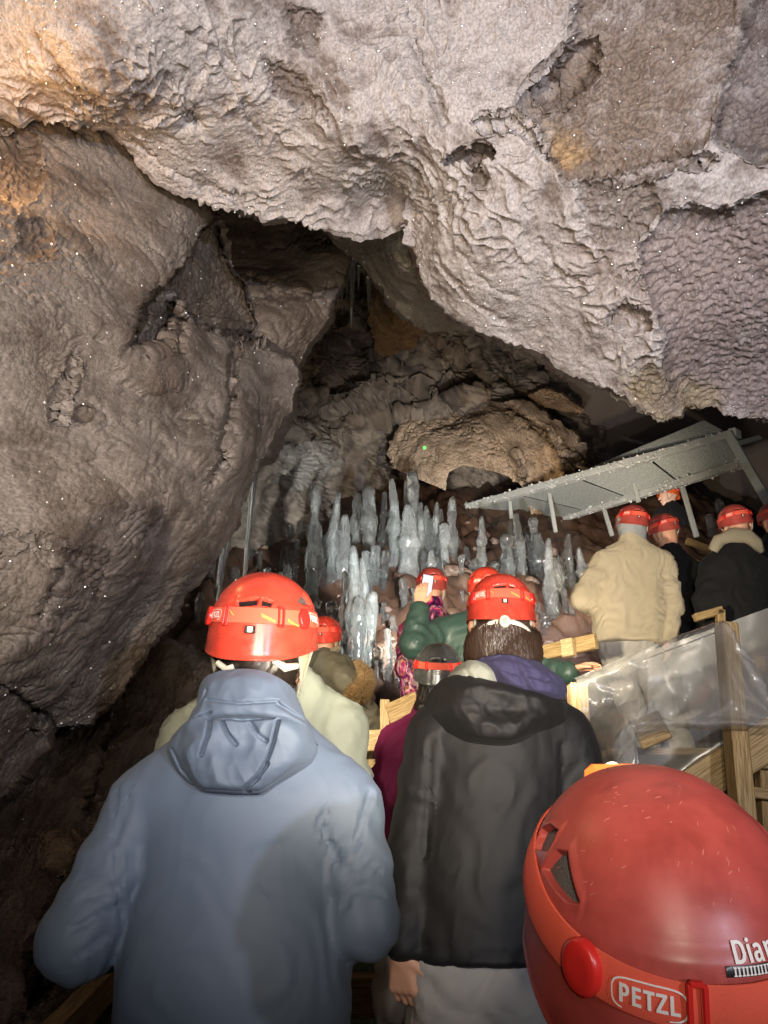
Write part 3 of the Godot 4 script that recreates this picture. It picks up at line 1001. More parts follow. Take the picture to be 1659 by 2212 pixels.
	var lit := {
		"edge": e, "far": fa, "nu": 260, "nv": 120, "wrap": 1.5, "jag": 4.0, "curl": 20.0,
		"ctrl": [[840, 1010, 10.2], [872, 925, 10.2], [990, 866, 10.4], [1130, 872, 10.4], [1266, 965, 10.6], [965, 1050, 9.5], [1000, 950, 9.5], [1100, 950, 9.5], [1130, 1060, 9.6], [1200, 960, 9.9], [1330, 1080, 10.4]],
		"feats": [groove([1110, 985, 1135, 1040], 0.2, 12), groove([1180, 930, 1215, 990, 1230, 1030], 0.18, 12), groove([1120, 900, 1190, 960, 1260, 1010], 0.16, 10), groove([1090, 880, 1160, 910, 1200, 950], 0.12, 9)],
		"flow": [P(900, 920, 9.5), P(1200, 940, 9.5)], "bare": Color(0.14, 0.098, 0.066), "frost": Color(0.30, 0.225, 0.16), "third": Color(0.22, 0.155, 0.10), "cover": 0.05, "scallop": 0.05, "big": 0.14, "cf": 5.0, "rough": 0.035}
	var bo := part("boulder", rock_patch(lit), M.rock_far, self)
	tag(bo, "huge warm brown boulder behind the ice columns, left of the steel walkway", "boulder")
	# --- a tan ledge above that boulder
	e = pts([1140, 850, 1175, 838, 1215, 850, 1245, 875, 1260, 884])
	fa = pts([1150, 880, 1175, 880, 1210, 884, 1240, 890, 1262, 892])
	var ledge := {"edge": e, "far": fa, "nu": 80, "nv": 40, "wrap": 0.6, "jag": 2.0, "curl": 6.0, "ctrl": [[1140, 850, 10.9], [1200, 850, 10.9], [1200, 884, 10.7], [1260, 884, 10.9], [1150, 880, 10.8]],
		"flow": [P(1150, 850, 10.8), P(1260, 884, 10.8)], "bare": Color(0.15, 0.09, 0.05), "frost": Color(0.30, 0.2, 0.12), "cover": 0.1, "scallop": 0.03, "big": 0.05, "cf": 5.0, "rough": 0.03}
	structure("cave_ledge", rock_patch(ledge), M.rock_far, "small tan rock ledge above the boulder")
	# --- dark ground under the left wall, beside the stairs
	e = pts([560, 1330, 470, 1380, 400, 1400, 330, 1420, 250, 1480, 150, 1560, 0, 1640, -300, 1760])
	fa = pts([560, 2100, 480, 2350, 400, 2450, 300, 2500, 200, 2550, 80, 2600, -100, 2650, -400, 2650])
	var gully := {"edge": e, "far": fa, "nu": 220, "nv": 220, "wrap": 0.6, "jag": 3.0, "curl": 20.0,
		"ctrl": [[560, 1330, 6.6], [400, 1400, 5.4], [250, 1480, 4.6], [0, 1640, 3.4], [-300, 1760, 2.6], [560, 2100, 3.4], [400, 1700, 3.9], [200, 1800, 2.9], [200, 2100, 2.3], [400, 2450, 2.3], [80, 2600, 1.7], [-400, 2650, 1.3], [0, 2000, 2.1], [-400, 2100, 1.6]],
		"feats": [groove([40, 2212, 90, 2050, 150, 1900, 200, 1700, 260, 1560], 0.25, 30), recess([100, 1830, 160, 1800, 190, 1850, 130, 1900], -0.12, 14, {"tint": Color(0.22, 0.14, 0.08), "tw": 14.0, "tm": 0.6})],
		"flow": [P(100, 2100, 2), P(400, 1500, 5)], "bare": Color(0.08, 0.058, 0.046), "frost": Color(0.16, 0.12, 0.095), "cover": -0.05, "scallop": 0.03, "big": 0.16, "cf": 5.0, "rough": 0.02}
	structure("cave_floor_gully", rock_patch(gully), M.rock_wet, "dark wet rock in the gully under the left wall")
	# --- the closed shell of the cave round everything, so that no daylight enters
	var v := PackedVector3Array()
	var col := PackedColorArray()
	var nu := 120
	var nv := 70
	for j in nv:
		for i in nu:
			var th := TAU * i / nu
			var ph := PI * j / (nv - 1)
			var dir := Vector3(sin(ph) * cos(th), cos(ph), sin(ph) * sin(th))
			var p := Vector3(0.8, 3.2, -5.5) + dir * Vector3(7.5, 6.5, 10.5) * (1.0 + 0.10 * n_big.get_noise_3dv(dir * 2.5))
			if p.z > 3.0: p.z = 3.0 + (p.z - 3.0) * 0.2
			v.append(p)
			var tone := 0.5 + 0.5 * n_mid.get_noise_3dv(p * 0.8)
			col.append(Color(0.08, 0.06, 0.05).lerp(Color(0.20, 0.16, 0.13), tone))
	structure("cave_shell", make_mesh(v, grid_index(nu, nv, true), col), M.rock_far, "dark rock closing the cave all round")
	# the fixed cave lamp outside the upper left corner of the view
	var lp := P(LAMP_PX.x, LAMP_PX.y, LAMP_PX.z)
	var lamp := thing("cave_lamp", "small bulkhead lamp on the rock past the upper left corner", "lamp", lp)
	var bulb := SphereMesh.new()
	bulb.radius = 0.05; bulb.height = 0.1
	var bm := mat(lin(0.9, 0.7, 0.4), 0.4)
	bm.emission_enabled = true; bm.emission = Color(1.0, 0.76, 0.48); bm.emission_energy_multiplier = 3.0
	part("lamp_globe", bulb, bm, lamp)
	part("lamp_base", tube_mesh([Vector3(-0.02, 0.03, 0), Vector3(-0.16, 0.12, 0)], [0.05, 0.045], 14), M.black_plastic, lamp)

# ------------------------------------------------------------------ ice slope, stones, stalagmites, icicles

func slope_y(x: float, z: float) -> float:
	var y := 2.49 + 0.97 * (-5.76 - z)
	y += 0.22 * n_big.get_noise_2d(x * 0.8, z * 0.8) + 0.07 * n_mid.get_noise_2d(x * 2.2, z * 2.2)
	y += 0.10 * maxf(0.0, -x - 1.6)
	return y

func on_slope(x: float, y: float) -> Vector3:
	# where the sight line through a frame point meets the slope
	var r := ray(x, y)
	var d := -4.747 / (r.y + 0.97 * r.z)
	d = clampf(d, 4.0, 11.5)
	var p := EYE + r * d
	for k in 4:
		var err := p.y - slope_y(p.x, p.z)
		d += err * 0.6
		p = EYE + r * d
	return p

func stalagmite_mesh(h: float, w: float, knobs: int, sd: int) -> ArrayMesh:
	# a lathe with bulges: a stout body, waists, and one or two rounded knobs on top; slightly bent
	var g := RandomNumberGenerator.new()
	g.seed = sd
	var rings := 46
	var seg := 22
	var v := PackedVector3Array()
	var ph := g.randf() * 6.0
	var body := g.randf_range(0.42, 0.62)
	var lean := Vector3(g.randf_range(-0.04, 0.04), 0, g.randf_range(-0.04, 0.04)) * h
	var neck := g.randf_range(0.46, 0.62)
	for j in rings:
		var t := float(j) / (rings - 1)
		var r: float
		if knobs == 0:
			r = (0.92 - 0.10 * t) * (1.0 + 0.17 * sin(t * 7.0 + ph) + 0.06 * sin(t * 13.0 + ph * 2.0))
		else:
			r = lerpf(0.86, 1.0, sin(minf(t / body, 1.0) * PI * 0.75))
			r *= 1.0 + 0.17 * sin(t * 14.0 + ph)
			if t > body:
				var u := (t - body) / (1.0 - body)
				r = lerpf(r, neck, smoothstep(0.0, 0.45, u))
				r *= 1.0 + 0.27 * sin(u * PI * (2.0 * knobs - 0.35) - 0.8)
		var cap_t := 1.0 - clampf((0.5 * w * (0.9 if knobs == 0 else neck)) / h, 0.03, 0.5)
		r *= sqrt(maxf(0.0, 1.0 - pow(maxf(0.0, (t - cap_t) / (1.0 - cap_t)), 2.0)))
		if j == rings - 1: r = 0.004
		r *= 1.0 + 0.45 * pow(maxf(0.0, 1.0 - t / 0.16), 2.0)
		var y := h * (t if t < 0.9 else 0.9 + (t - 0.9) * 1.0)
		var c := lean * t * t + Vector3(0.03 * w * sin(t * 7.0 + ph), 0, 0.03 * w * cos(t * 6.0 + ph))
		for i in seg:
			var a := TAU * i / seg
			var nz := 1.0 + 0.17 * n_warp.get_noise_3d(cos(a) * 1.1 + sd * 3.1, t * h / w * 1.1, sin(a) * 1.1) + 0.09 * n_warp.get_noise_3d(cos(a) * 2.6 + sd, t * h / w * 2.4, sin(a) * 2.6)
			v.append(c + Vector3(cos(a) * r * w * 0.5 * nz, y, sin(a) * r * w * 0.5 * nz))
	var idx := grid_index(seg, rings, true)
	var c0 := v.size()
	v.append(Vector3(0, 0, 0))
	for i in seg: idx.append_array([c0, (i + 1) % seg, i])
	v.append(Vector3(v[(rings - 1) * seg].x, h + 0.002, v[(rings - 1) * seg].z))
	for i in seg: idx.append_array([c0 + 1, (rings - 1) * seg + i, (rings - 1) * seg + (i + 1) % seg])
	return make_mesh(v, idx)

func stalagmite(x: float, top: float, base: float, w: float, kind: String, knobs: int, label: String, group := "") -> void:
	var p := on_slope(x, base)
	var d := (p - EYE).dot(Vector3(0, sin(PITCH), -cos(PITCH)))
	var px := d / FOCAL
	# height so that the tip reaches the frame height "top"
	var r := ray(x, top)
	var tip := EYE + r * (p.z / r.z)
	var h := maxf(0.05, tip.y - p.y) + 0.06
	var sd := int(x * 7 + top)
	var o := thing("ice_stalagmite", label, "stalagmite", p - Vector3(0, 0.06, 0), group)
	o.rotation.y = fmod(x * 1.7, TAU)
	part("ice_column", stalagmite_mesh(h, w * px, knobs, sd), M["ice_" + kind], o)
	if kind != "clear" and w > 15:
		part("cloudy_core", stalagmite_mesh(h * 0.93, w * px * (0.66 if kind == "mid" else 0.78), knobs, sd), M.ice_core, o, Transform3D(Basis(), Vector3(0, 0.02 * h, 0)))

func build_slope_and_ice() -> void:
	var core := mat(lin(0.80, 0.84, 0.84), 0.9, 0.3)
	core.transparency = BaseMaterial3D.TRANSPARENCY_ALPHA
	var cn := FastNoiseLite.new()
	cn.seed = 61; cn.noise_type = FastNoiseLite.TYPE_SIMPLEX_SMOOTH; cn.frequency = 0.02
	cn.fractal_type = FastNoiseLite.FRACTAL_FBM; cn.fractal_octaves = 4
	var ci: Image = cn.get_seamless_image(256, 256)
	var cm := Image.create(256, 256, false, Image.FORMAT_RGBA8)
	for y in 256:
		for x in 256:
			cm.set_pixel(x, y, Color(1, 1, 1, clampf(0.50 * smoothstep(0.35, 0.95, ci.get_pixel(x, y).r), 0.02, 0.5)))
	core.albedo_texture = ImageTexture.create_from_image(cm)
	triplanar(core, Vector3(1.1, 0.6, 1.1))
	M["ice_core"] = core
	# --- the wet brown slope
	var nu := 230
	var nv := 190
	var v := PackedVector3Array()
	var col := PackedColorArray()
	for j in nv:
		for i in nu:
			var x := -3.6 + 8.2 * i / (nu - 1)
			var z := -3.9 - 8.0 * j / (nv - 1)
			var p := Vector3(x, slope_y(x, z), z)
			if p.z < -9.6: p.y = lerpf(p.y, 5.9 + 0.3 * n_big.get_noise_2d(x, z), smoothstep(-9.6, -11.0, z))
			var c := n_cell.get_noise_3dv(p * 3.4) + 1.0
			p.y += 0.09 * smoothstep(0.1, 0.6, c) + 0.035 * n_mid.get_noise_3dv(p * 6.0) + 0.012 * n_fine.get_noise_3dv(p * 20.0)
			v.append(p)
			var tone := clampf(0.45 + 0.7 * n_mid.get_noise_3dv(p * 1.6) + 0.25 * n_fine.get_noise_3dv(p * 9.0), 0.0, 1.0)
			var cc := Color(0.034, 0.018, 0.012).lerp(Color(0.095, 0.054, 0.036), tone)
			col.append(cc.lerp(Color(0.10, 0.066, 0.046), smoothstep(0.3, 0.6, n_big.get_noise_3dv(p * 1.1 + Vector3(5, 5, 5)))))
	structure("cave_floor_slope", make_mesh(v, grid_index(nu, nv), col), M.rock_wet, "wet red brown stony slope under the ice columns")
	# --- stones lying on it
	var shapes := []
	for k in 8: shapes.append(stone_mesh(100 + k, Color(0.06, 0.034, 0.023).lerp(Color(0.15, 0.10, 0.072), (k % 4) / 3.0)))
	var named := [[1075, 1265, 46, "broad brown stone just right of the phone"], [1222, 1398, 38, "reddish stone just above the timber handrail"], [985, 1240, 50, "flat brown slab left of the middle helmets"], [1150, 1262, 30, "rounded brown stone below the right ice group"]]
	for s in named:
		stone(shapes[int(s[0]) % 8], s[0], s[1], s[2], s[3], "")
	var g := RandomNumberGenerator.new()
	g.seed = 91
	for k in 120:
		var x := g.randf_range(400, 1290)
		var y := g.randf_range(1110, 1560)
		if y < 1110 + absf(x - 850) * 0.10: continue
		stone(shapes[k % 8], x, y, g.randf_range(18, 32) if k % 2 == 0 else g.randf_range(8, 15), "%s brown stone lying %s" % ["small" if k % 2 else "larger", zone(x, y)], "stones %s" % zone(x, y))
	# --- tall named columns: x, tip, base, width, ice, knobs, label
	var big := [
		[674, 1049, 1298, 37, "mid", 2, "tall ice column with two stacked knobs, leftmost of the big ones"],
		[717, 1064, 1253, 30, "mid", 1, "slim necked ice column right of the two knobbed one"],
		[740, 1110, 1253, 32, "milky", 1, "short milky ice column between two taller necked ones"],
		[768, 1064, 1178, 26, "mid", 1, "grey upright ice column left of the broad rounded one"],
		[796, 1049, 1195, 37, "mid", 0, "broad round topped grey ice column behind the middle row"],
		[827, 1060, 1180, 19, "clear", 1, "thin clear ice column with a beaded top"],
		[855, 1033, 1216, 30, "milky", 1, "tall milky ice column with a pointed knob, left of the tallest pair"],
		[897, 1021, 1190, 27, "mid", 0, "tallest ice column of the rear group, rounded top"],
		[881, 1030, 1180, 18, "mid", 1, "slim ice column touching the tallest rear one"],
		[885, 1090, 1244, 44, "milky", 1, "wide white ice column in front of the tallest one"],
		[862, 1127, 1216, 22, "milky", 0, "low milky ice column at the foot of the tall ones"],
		[910, 1085, 1204, 21, "mid", 1, "narrow ice column just right of the wide white one"],
		[926, 1093, 1206, 17, "mid", 1, "thin ice column with a small bead, right of the middle"],
		[941, 1084, 1202, 20, "mid", 1, "slender ice column with a long neck above the child's phone"],
		[956, 1100, 1192, 17, "clear", 1, "small clear necked column behind a rounded one"],
		[961, 1129, 1220, 25, "milky", 0, "rounded whitish ice stump in the middle right row"],
		[978, 1074, 1206, 26, "mid", 1, "ice column with a long thin neck and banded tip"],
		[766, 1178, 1450, 42, "mid", 1, "massive white ice pillar rising from the foot of the slope"],
		[790, 1205, 1440, 36, "mid", 1, "branch like ice pillar fused to the right of the massive one"],
		[772, 1288, 1455, 36, "clear", 0, "bulging ice lobe low on the massive pillar"],
		[800, 1278, 1440, 28, "mid", 0, "smooth ice lobe on the right foot of the massive pillar"],
		[745, 1232, 1425, 30, "mid", 1, "pale ice flank left of the massive pillar"],
		[1041, 1113, 1230, 25, "mid", 1, "lone pointed ice column in front of the first walkway post"],
		[1099, 1154, 1250, 35, "clear", 0, "thick clear ice column leftmost of the right group"],
		[1105, 1125, 1190, 18, "clear", 1, "clear ice knob rising behind the thick clear column"],
		[1126, 1106, 1252, 26, "clear", 1, "tallest clear column of the right group"],
		[1152, 1167, 1246, 20, "clear", 0, "narrow glassy column in the right group"],
		[1170, 1151, 1250, 34, "clear", 1, "double tipped glassy column in the right group"],
		[1193, 1164, 1330, 28, "mid", 1, "long grey ice column running far down the right slope"],
		[1217, 1199, 1268, 15, "clear", 0, "thin clear rod between two right hand columns"],
		[1235, 1154, 1268, 21, "clear", 1, "violet tinged clear column nearest the cream fleece"],
		[1259, 1197, 1262, 19, "clear", 0, "rightmost clear ice stub beside the cream sleeve"],
		[1179, 1320, 1362, 25, "clear", 0, "clear ice cone low on the right among stones"],
		[838, 1356, 1478, 22, "clear", 0, "tall glassy finger left of the printed suit"],
		[862, 1400, 1486, 24, "clear", 0, "glassy stump against the printed suit"],
		[1565, 1075, 1150, 26, "clear", 1, "lumpy clear ice between the dark coats on the right"],
		[1540, 1112, 1160, 22, "clear", 0, "low clear ice lump beside the fur collar coat"]]
	for b in big: stalagmite(b[0], b[1], b[2], b[3], b[4], b[5], b[6])
	var small := [[683, 1296, 1352, 20], [714, 1298, 1362, 28], [668, 1228, 1302, 30], [620, 1218, 1264, 22], [636, 1216, 1264, 12], [507, 1225, 1262, 22], [612, 1175, 1228, 20], [630, 1183, 1222, 15], [583, 1130, 1180, 17], [628, 1130, 1172, 14], [648, 1125, 1172, 14], [804, 1180, 1205, 17], [829, 1236, 1272, 17], [798, 1231, 1292, 18], [997, 1199, 1258, 15], [1030, 1205, 1240, 16], [1070, 1212, 1240, 22], [1135, 1215, 1252, 16], [1182, 1288, 1322, 13], [1224, 1270, 1330, 13], [1165, 1304, 1330, 14], [873, 1247, 1316, 19], [829, 1237, 1262, 14], [814, 1397, 1440, 18], [797, 1231, 1275, 17], [815, 1426, 1462, 20], [425, 1278, 1350, 20], [455, 1200, 1260, 14], [470, 1240, 1290, 16], [560, 1190, 1222, 12], [655, 1330, 1380, 22], [700, 1220, 1260, 14], [895, 1270, 1310, 14], [1010, 1180, 1215, 14], [1085, 1200, 1230, 12], [1205, 1280, 1330, 14], [1270, 1220, 1270, 14], [605, 1235, 1270, 12], [540, 1165, 1195, 12], [575, 1225, 1262, 14], [850, 1330, 1372, 16], [826, 1300, 1335, 14]]
	for b in small: stalagmite(b[0], b[1], b[2], b[3], "clear", 0, "%s clear ice stub %s" % ["squat" if b[2] - b[1] < 40 else "tall", zone(b[0], b[2])], "ice stubs %s" % zone(b[0], b[2]))
	for k in 48:
		var x := g.randf_range(430, 1280)
		var y := g.randf_range(1150, 1480)
		var hh := g.randf_range(14, 38)
		stalagmite(x, y - hh, y, g.randf_range(8, 15), "clear", 0, "thin clear ice nub %s" % zone(x, y), "ice stubs %s" % zone(x, y))
	for k in 34:                     # ranks of middling columns between the named ones
		var x := g.randf_range(655, 1000) if k % 3 else g.randf_range(1075, 1265)
		var y := g.randf_range(1175, 1300)
		var hh := g.randf_range(40, 95)
		stalagmite(x, y - hh, y, g.randf_range(15, 24), ["mid", "clear", "mid"][k % 3], k % 2, "%s ice column standing %s" % ["knobbed" if k % 2 else "round topped", zone(x, y)], "ice columns %s" % zone(x, y))
	# --- icicles: top point, tip point, depth, radius
	var ic := [
		[549, 1035, 528, 1250, 3.9, 0.021, "long thin pole of ice hanging from the lowest point of the left wall", true],
		[762, 572, 760, 762, 4.75, 0.022, "longest icicle in the gap of the roof", false],
		[741, 580, 739, 705, 4.75, 0.015, "icicle just left of the longest one in the roof gap", false],
		[731, 590, 729, 690, 4.7, 0.012, "leftmost thin icicle in the roof gap", false],
		[751, 575, 750, 680, 4.8, 0.012, "short icicle between longer ones in the roof gap", false],
		[797, 615, 792, 700, 4.8, 0.018, "stout short icicle against the tongue of rock", false],
		[775, 590, 774, 655, 4.8, 0.011, "small icicle right of the longest one in the roof gap", false],
		[505, 1095, 486, 1205, 3.75, 0.026, "ice curtain running down the edge of the left wall", true],
		[488, 1150, 472, 1265, 3.7, 0.020, "thin ice streak below the curtain at the wall edge", true],
		[500, 1120, 470, 1300, 3.9, 0.016, "long faint ice rod beside the wall edge", true],
		[316, 1392, 312, 1425, 3.3, 0.012, "tiny icicle under the lower left overhang", false]]
	for a in ic:
		var p0 := P(a[0], a[1] - 14, a[4])
		var p1 := P(a[2], a[3], a[4])
		if not a[7]: p1 = Vector3(p0.x, P(a[2], a[3], a[4]).y, p0.z)
		var pl := []
		var rl := []
		for k in 15:
			var t := k / 14.0
			pl.append(p0.lerp(p1, t) - p0)
			var rr: float = a[5]
			rl.append(rr * ((1.0 - 0.45 * t) if a[7] else (1.15 - 1.05 * t)) * (1.0 + 0.12 * sin(t * 23.0 + a[0])))
		var o := thing("icicle", a[6], "icicle", p0)
		part("ice_shaft", tube_mesh(pl, rl, 12, 0.25, a[0]), M.ice_milky, o)

func zone(x: float, y: float) -> String:
	var row := "high" if y < 1215 else ("halfway down" if y < 1340 else "low")
	if x < 560: return row + " beside the left wall edge"
	if x < 735: return row + " left of the massive pillar"
	if x < 870: return row + " round the massive pillar foot"
	if x < 1000: return row + " under the wide white column"
	if x < 1140: return row + " left of the right ice group"
	return row + " under the right ice group"

func single_out() -> void:
	# things that would share a label are told apart by their order from the left
	var by := {}
	for o in get_children():
		if o is Node3D and o.has_meta("group") and o.has_meta("label"):
			var l: String = o.get_meta("label")
			if not by.has(l): by[l] = []
			by[l].append(o)
	var words := ["first", "second", "third", "fourth", "fifth", "sixth", "seventh", "eighth", "ninth", "tenth", "eleventh", "twelfth", "thirteenth", "fourteenth"]
	for l in by:
		var a: Array = by[l]
		if a.size() < 2: continue
		a.sort_custom(func(p: Node3D, q: Node3D) -> bool: return frame_of(p.position).x < frame_of(q.position).x)
		for i in a.size():
			a[i].set_meta("label", "%s, %s from left" % [l, words[mini(i, 13)]])

func stone_mesh(sd: int, c: Color) -> ArrayMesh:
	var v := PackedVector3Array()
	var col := PackedColorArray()
	var seg := 16
	var rings := 10
	for j in rings + 1:
		for i in seg:
			var th := TAU * i / seg
			var ph := PI * j / rings
			var d := Vector3(sin(ph) * cos(th), cos(ph), sin(ph) * sin(th))
			# flat broken faces: clip the ball with a few planes
			var r := 1.0
			var g := RandomNumberGenerator.new()
			g.seed = sd
			for k in 9:
				var n := Vector3(g.randf_range(-1, 1), g.randf_range(-1, 1), g.randf_range(-1, 1)).normalized()
				var dd := d.dot(n)
				var dist := g.randf_range(0.55, 0.85)
				if dd > 0.05: r = minf(r, dist / dd)
			r *= 1.0 + 0.07 * n_mid.get_noise_3dv(d * 3.0 + Vector3(sd, 0, 0))
			v.append(d * r * Vector3(0.5, 0.36, 0.45))
			col.append(c * (0.8 + 0.5 * (n_mid.get_noise_3dv(d * 2.2 + Vector3(0, sd, 0)) + 0.3)))
	var gi := grid_index(seg, rings + 1, true)
	var st := SurfaceTool.new()
	st.begin(Mesh.PRIMITIVE_TRIANGLES)
	st.set_smooth_group(-1)
	for i in gi:
		st.set_color(col[i])
		st.add_vertex(v[i])
	st.generate_normals()
	return st.commit()

func stone(mesh: Mesh, x: float, y: float, w: float, label: String, group: String) -> void:
	var p := on_slope(x, y)
	var s := w * (p - EYE).length() / FOCAL
	var o := part("stone", mesh, M.stone, self, Transform3D(Basis(Vector3.UP, fmod(x * 3.3, TAU)).scaled(Vector3.ONE * s * 1.3), p + Vector3(0, 0.10 * s, 0)))
	tag(o, label, "stone", group)

# ------------------------------------------------------------------ stairs, rails, walkway, plastic

func floor_y(z: float) -> float:          # height of the tread at -z
	if -z < 0.9: return 0.0
	return minf(0.16 * (1.0 + floor((-z - 0.9) / 0.48)), 1.28)

func build_stairs_and_timber() -> void:
	# treads with green mesh mats, side stringers
	var lower := part("path_floor", box_mesh(Vector3(2.4, 0.06, 4.0)), M.wood, self, Transform3D(Basis(), Vector3(0.1, -0.03, 1.1)))
	lower.set_meta("kind", "structure")
	var stair := thing("staircase", "wooden staircase with green mesh mats climbing to the ice", "staircase", Vector3(0, 0, -0.9))
	for k in 8:
		var y := 0.16 * (k + 1)
		var z0 := -0.9 - 0.48 * k
		var dep := 0.48 if k < 7 else 1.1
		board("tread", Vector3(-0.92, y - 0.022, z0 - dep * 0.5), Vector3(0.92, y - 0.022, z0 - dep * 0.5), dep - 0.004, 0.042, M.wood, stair)
		board("riser", Vector3(-0.90, y - 0.10, z0 - 0.015), Vector3(0.90, y - 0.10, z0 - 0.015), 0.02, 0.11, M.wood, stair)
		var mt := part("mesh_mat", mat_mesh(1.5, dep - 0.14), M.mat_green, stair, Transform3D(Basis(), Vector3(0, y + 0.004, z0 - dep * 0.5 - 0.03 + 0.9)))
		mt.set_meta("label", "green plastic mesh mat on a tread")
	for s in [-1, 1]:
		board("stringer", Vector3(0.96 * s, -0.05, -0.8), Vector3(0.96 * s, 1.13, -4.3), 0.045, 0.24, M.wood, stair)
	# platform of the upper path on the right, on which the dark coats stand
	var plat := thing("upper_platform", "timber platform of the upper path behind the plastic sheet", "platform", Vector3(2.6, 2.1, -5.1))
	for k in 14:
		board("plank", Vector3(1.15, 2.08, -4.05 - 0.185 * k), Vector3(4.2, 2.08, -4.05 - 0.185 * k), 0.175, 0.035, M.wood, plat)
	for k in 4:
		board("post", Vector3(1.3 + 0.9 * k, 0.2, -4.2), Vector3(1.3 + 0.9 * k, 2.05, -4.2), 0.09, 0.09, M.wood, plat, 0.0, Vector3.RIGHT)
	for k in 5:
		board("step", Vector3(0.70 + 0.15 * k, 1.36 + 0.16 * k, -4.5), Vector3(0.70 + 0.15 * k, 1.36 + 0.16 * k, -5.6), 0.16, 0.04, M.wood, plat)
	var dp := thing("far_landing", "small timber landing under the steel walkway at the far right", "platform", Vector3(3.5, 4.1, -8.8))
	board("plank", Vector3(2.6, 4.08, -8.6), Vector3(5.2, 4.08, -8.6), 1.2, 0.05, M.wood, dp)
	board("post", Vector3(2.8, 2.0, -8.6), Vector3(2.8, 4.05, -8.6), 0.12, 0.12, M.wood, dp, 0.0, Vector3.RIGHT)
	# railing with screwed board beyond the maroon coat
	var pr := V(831, 1600, 4.0)
	var rail := thing("timber_railing", "pale timber railing post and screwed board left of the printed suit", "railing", Vector3(pr.x, floor_y(pr.z), pr.z))
	board("post", Vector3(pr.x, 1.15, pr.z), V(831, 1512, 4.0), 0.055, 0.05, M.wood_pale, rail, 0.0, Vector3.RIGHT)
	board("rail_board", V(838, 1543, 3.96), V(905, 1514, 3.90), 0.022, 0.105, M.wood, rail)
	for k in 4:
		var sc := CylinderMesh.new()
		sc.top_radius = 0.005; sc.bottom_radius = 0.005; sc.height = 0.004; sc.radial_segments = 10
		part("screw", sc, M.screw, rail, Transform3D(Basis(Vector3.RIGHT, PI / 2), V(847 + (k % 2) * 2, 1529 + 5.5 * k, 3.944) - rail.position))
	var lb := V(806, 1605, 3.85)
	var low := thing("bench_board", "pale board below the railing, left of the maroon coat", "board", lb)
	board("board", V(770, 1607, 3.87), V(826, 1603, 3.87), 0.2, 0.10, M.wood_pale, low)
	board("bracket", V(800, 1625, 3.9), V(800, 1900, 3.9), 0.05, 0.05, M.wood, low, 0.0, Vector3.RIGHT)
	# handrail plank right of the middle helmets
	var h0 := V(1163, 1412, 4.35)
	var h1 := V(1288, 1385, 4.05)
	var hr := thing("handrail", "sunlit looking yellow handrail plank under the cream fleece", "handrail", h0)
	hr.set_meta("label", "yellow timber handrail plank between the brown hair and the cream fleece")
	board("plank", h0, h1, 0.035, 0.085, M.wood, hr)
	board("cleat", V(1215, 1402, 4.15), V(1240, 1397, 4.1), 0.045, 0.10, M.wood_pale, hr)
	board("post", V(1172, 1415, 4.36), V(1172, 1650, 4.36), 0.06, 0.06, M.wood, hr, 0.0, Vector3.RIGHT)
	# rails at the far right among the dark coats
	for a in [[1482, 1168, 1545, 1190, 6.2, "upper"], [1500, 1215, 1560, 1236, 6.0, "lower"], [1500, 1335, 1560, 1318, 4.7, "front"]]:
		var q := V(a[0], a[1], a[4])
		var r := thing("guard_rail", "%s timber rail glimpsed between the dark coats on the right" % a[5], "rail", q)
		board("plank", q, V(a[2], a[3], a[4]), 0.05, 0.05, M.wood, r)
		board("post", V(a[2] - 4, a[3], a[4]), V(a[2] - 4, a[3] + 120, a[4]), 0.05, 0.05, M.wood, r, 0.0, Vector3.RIGHT)
	# heavy frame on the right that carries the plastic
	var f0 := V(1585, 1800, 2.75)
	var fr := thing("draped_frame", "yellow timber frame draped with clear plastic on the right", "frame", Vector3(f0.x, floor_y(f0.z), f0.z))
	board("post", V(1617, 1900, 2.72), V(1568, 1350, 2.78), 0.085, 0.06, M.wood, fr, 0.0, Vector3.RIGHT)
	board("post", V(1262, 1800, 3.2), V(1247, 1478, 3.2), 0.075, 0.075, M.wood_pale, fr, 0.0, Vector3.RIGHT)
	part("hanging_wire", tube_mesh([V(1240, 1482, 3.2) - fr.position, V(1568, 1358, 2.80) - fr.position], [0.003, 0.003], 6), M.galvanised, fr)
	board("short_board", V(1375, 1590, 3.0), V(1437, 1563, 2.95), 0.03, 0.11, M.wood, fr)
	board("brace", V(1440, 1740, 3.0), V(1720, 1560, 2.8), 0.05, 0.13, M.wood, fr)
	var shelf := thing("timber_trestle", "trestle boards in the lower right behind the frame post", "trestle", V(1640, 1800, 3.1))
	board("board", V(1600, 1650, 3.15), V(1760, 1665, 3.1), 0.2, 0.04, M.wood, shelf)
	board("board", V(1590, 1712, 3.1), V(1760, 1730, 3.05), 0.2, 0.04, M.wood, shelf)
	board("leg", V(1648, 1600, 3.15), V(1668, 1950, 3.1), 0.06, 0.06, M.wood, shelf, 0.0, Vector3.RIGHT)
	# rail at the lower left beside the blue jacket
	var l0 := P(120, 2240, 1.9)
	var lr := thing("low_handrail", "low timber handrail at the bottom left beside the blue jacket", "handrail", l0)
	board("plank", P(100, 2262, 1.75), P(262, 2092, 2.35), 0.05, 0.09, M.wood, lr)
	board("post", P(250, 2105, 2.3), P(258, 2300, 2.2), 0.05, 0.05, M.wood, lr, 0.0, Vector3.RIGHT)

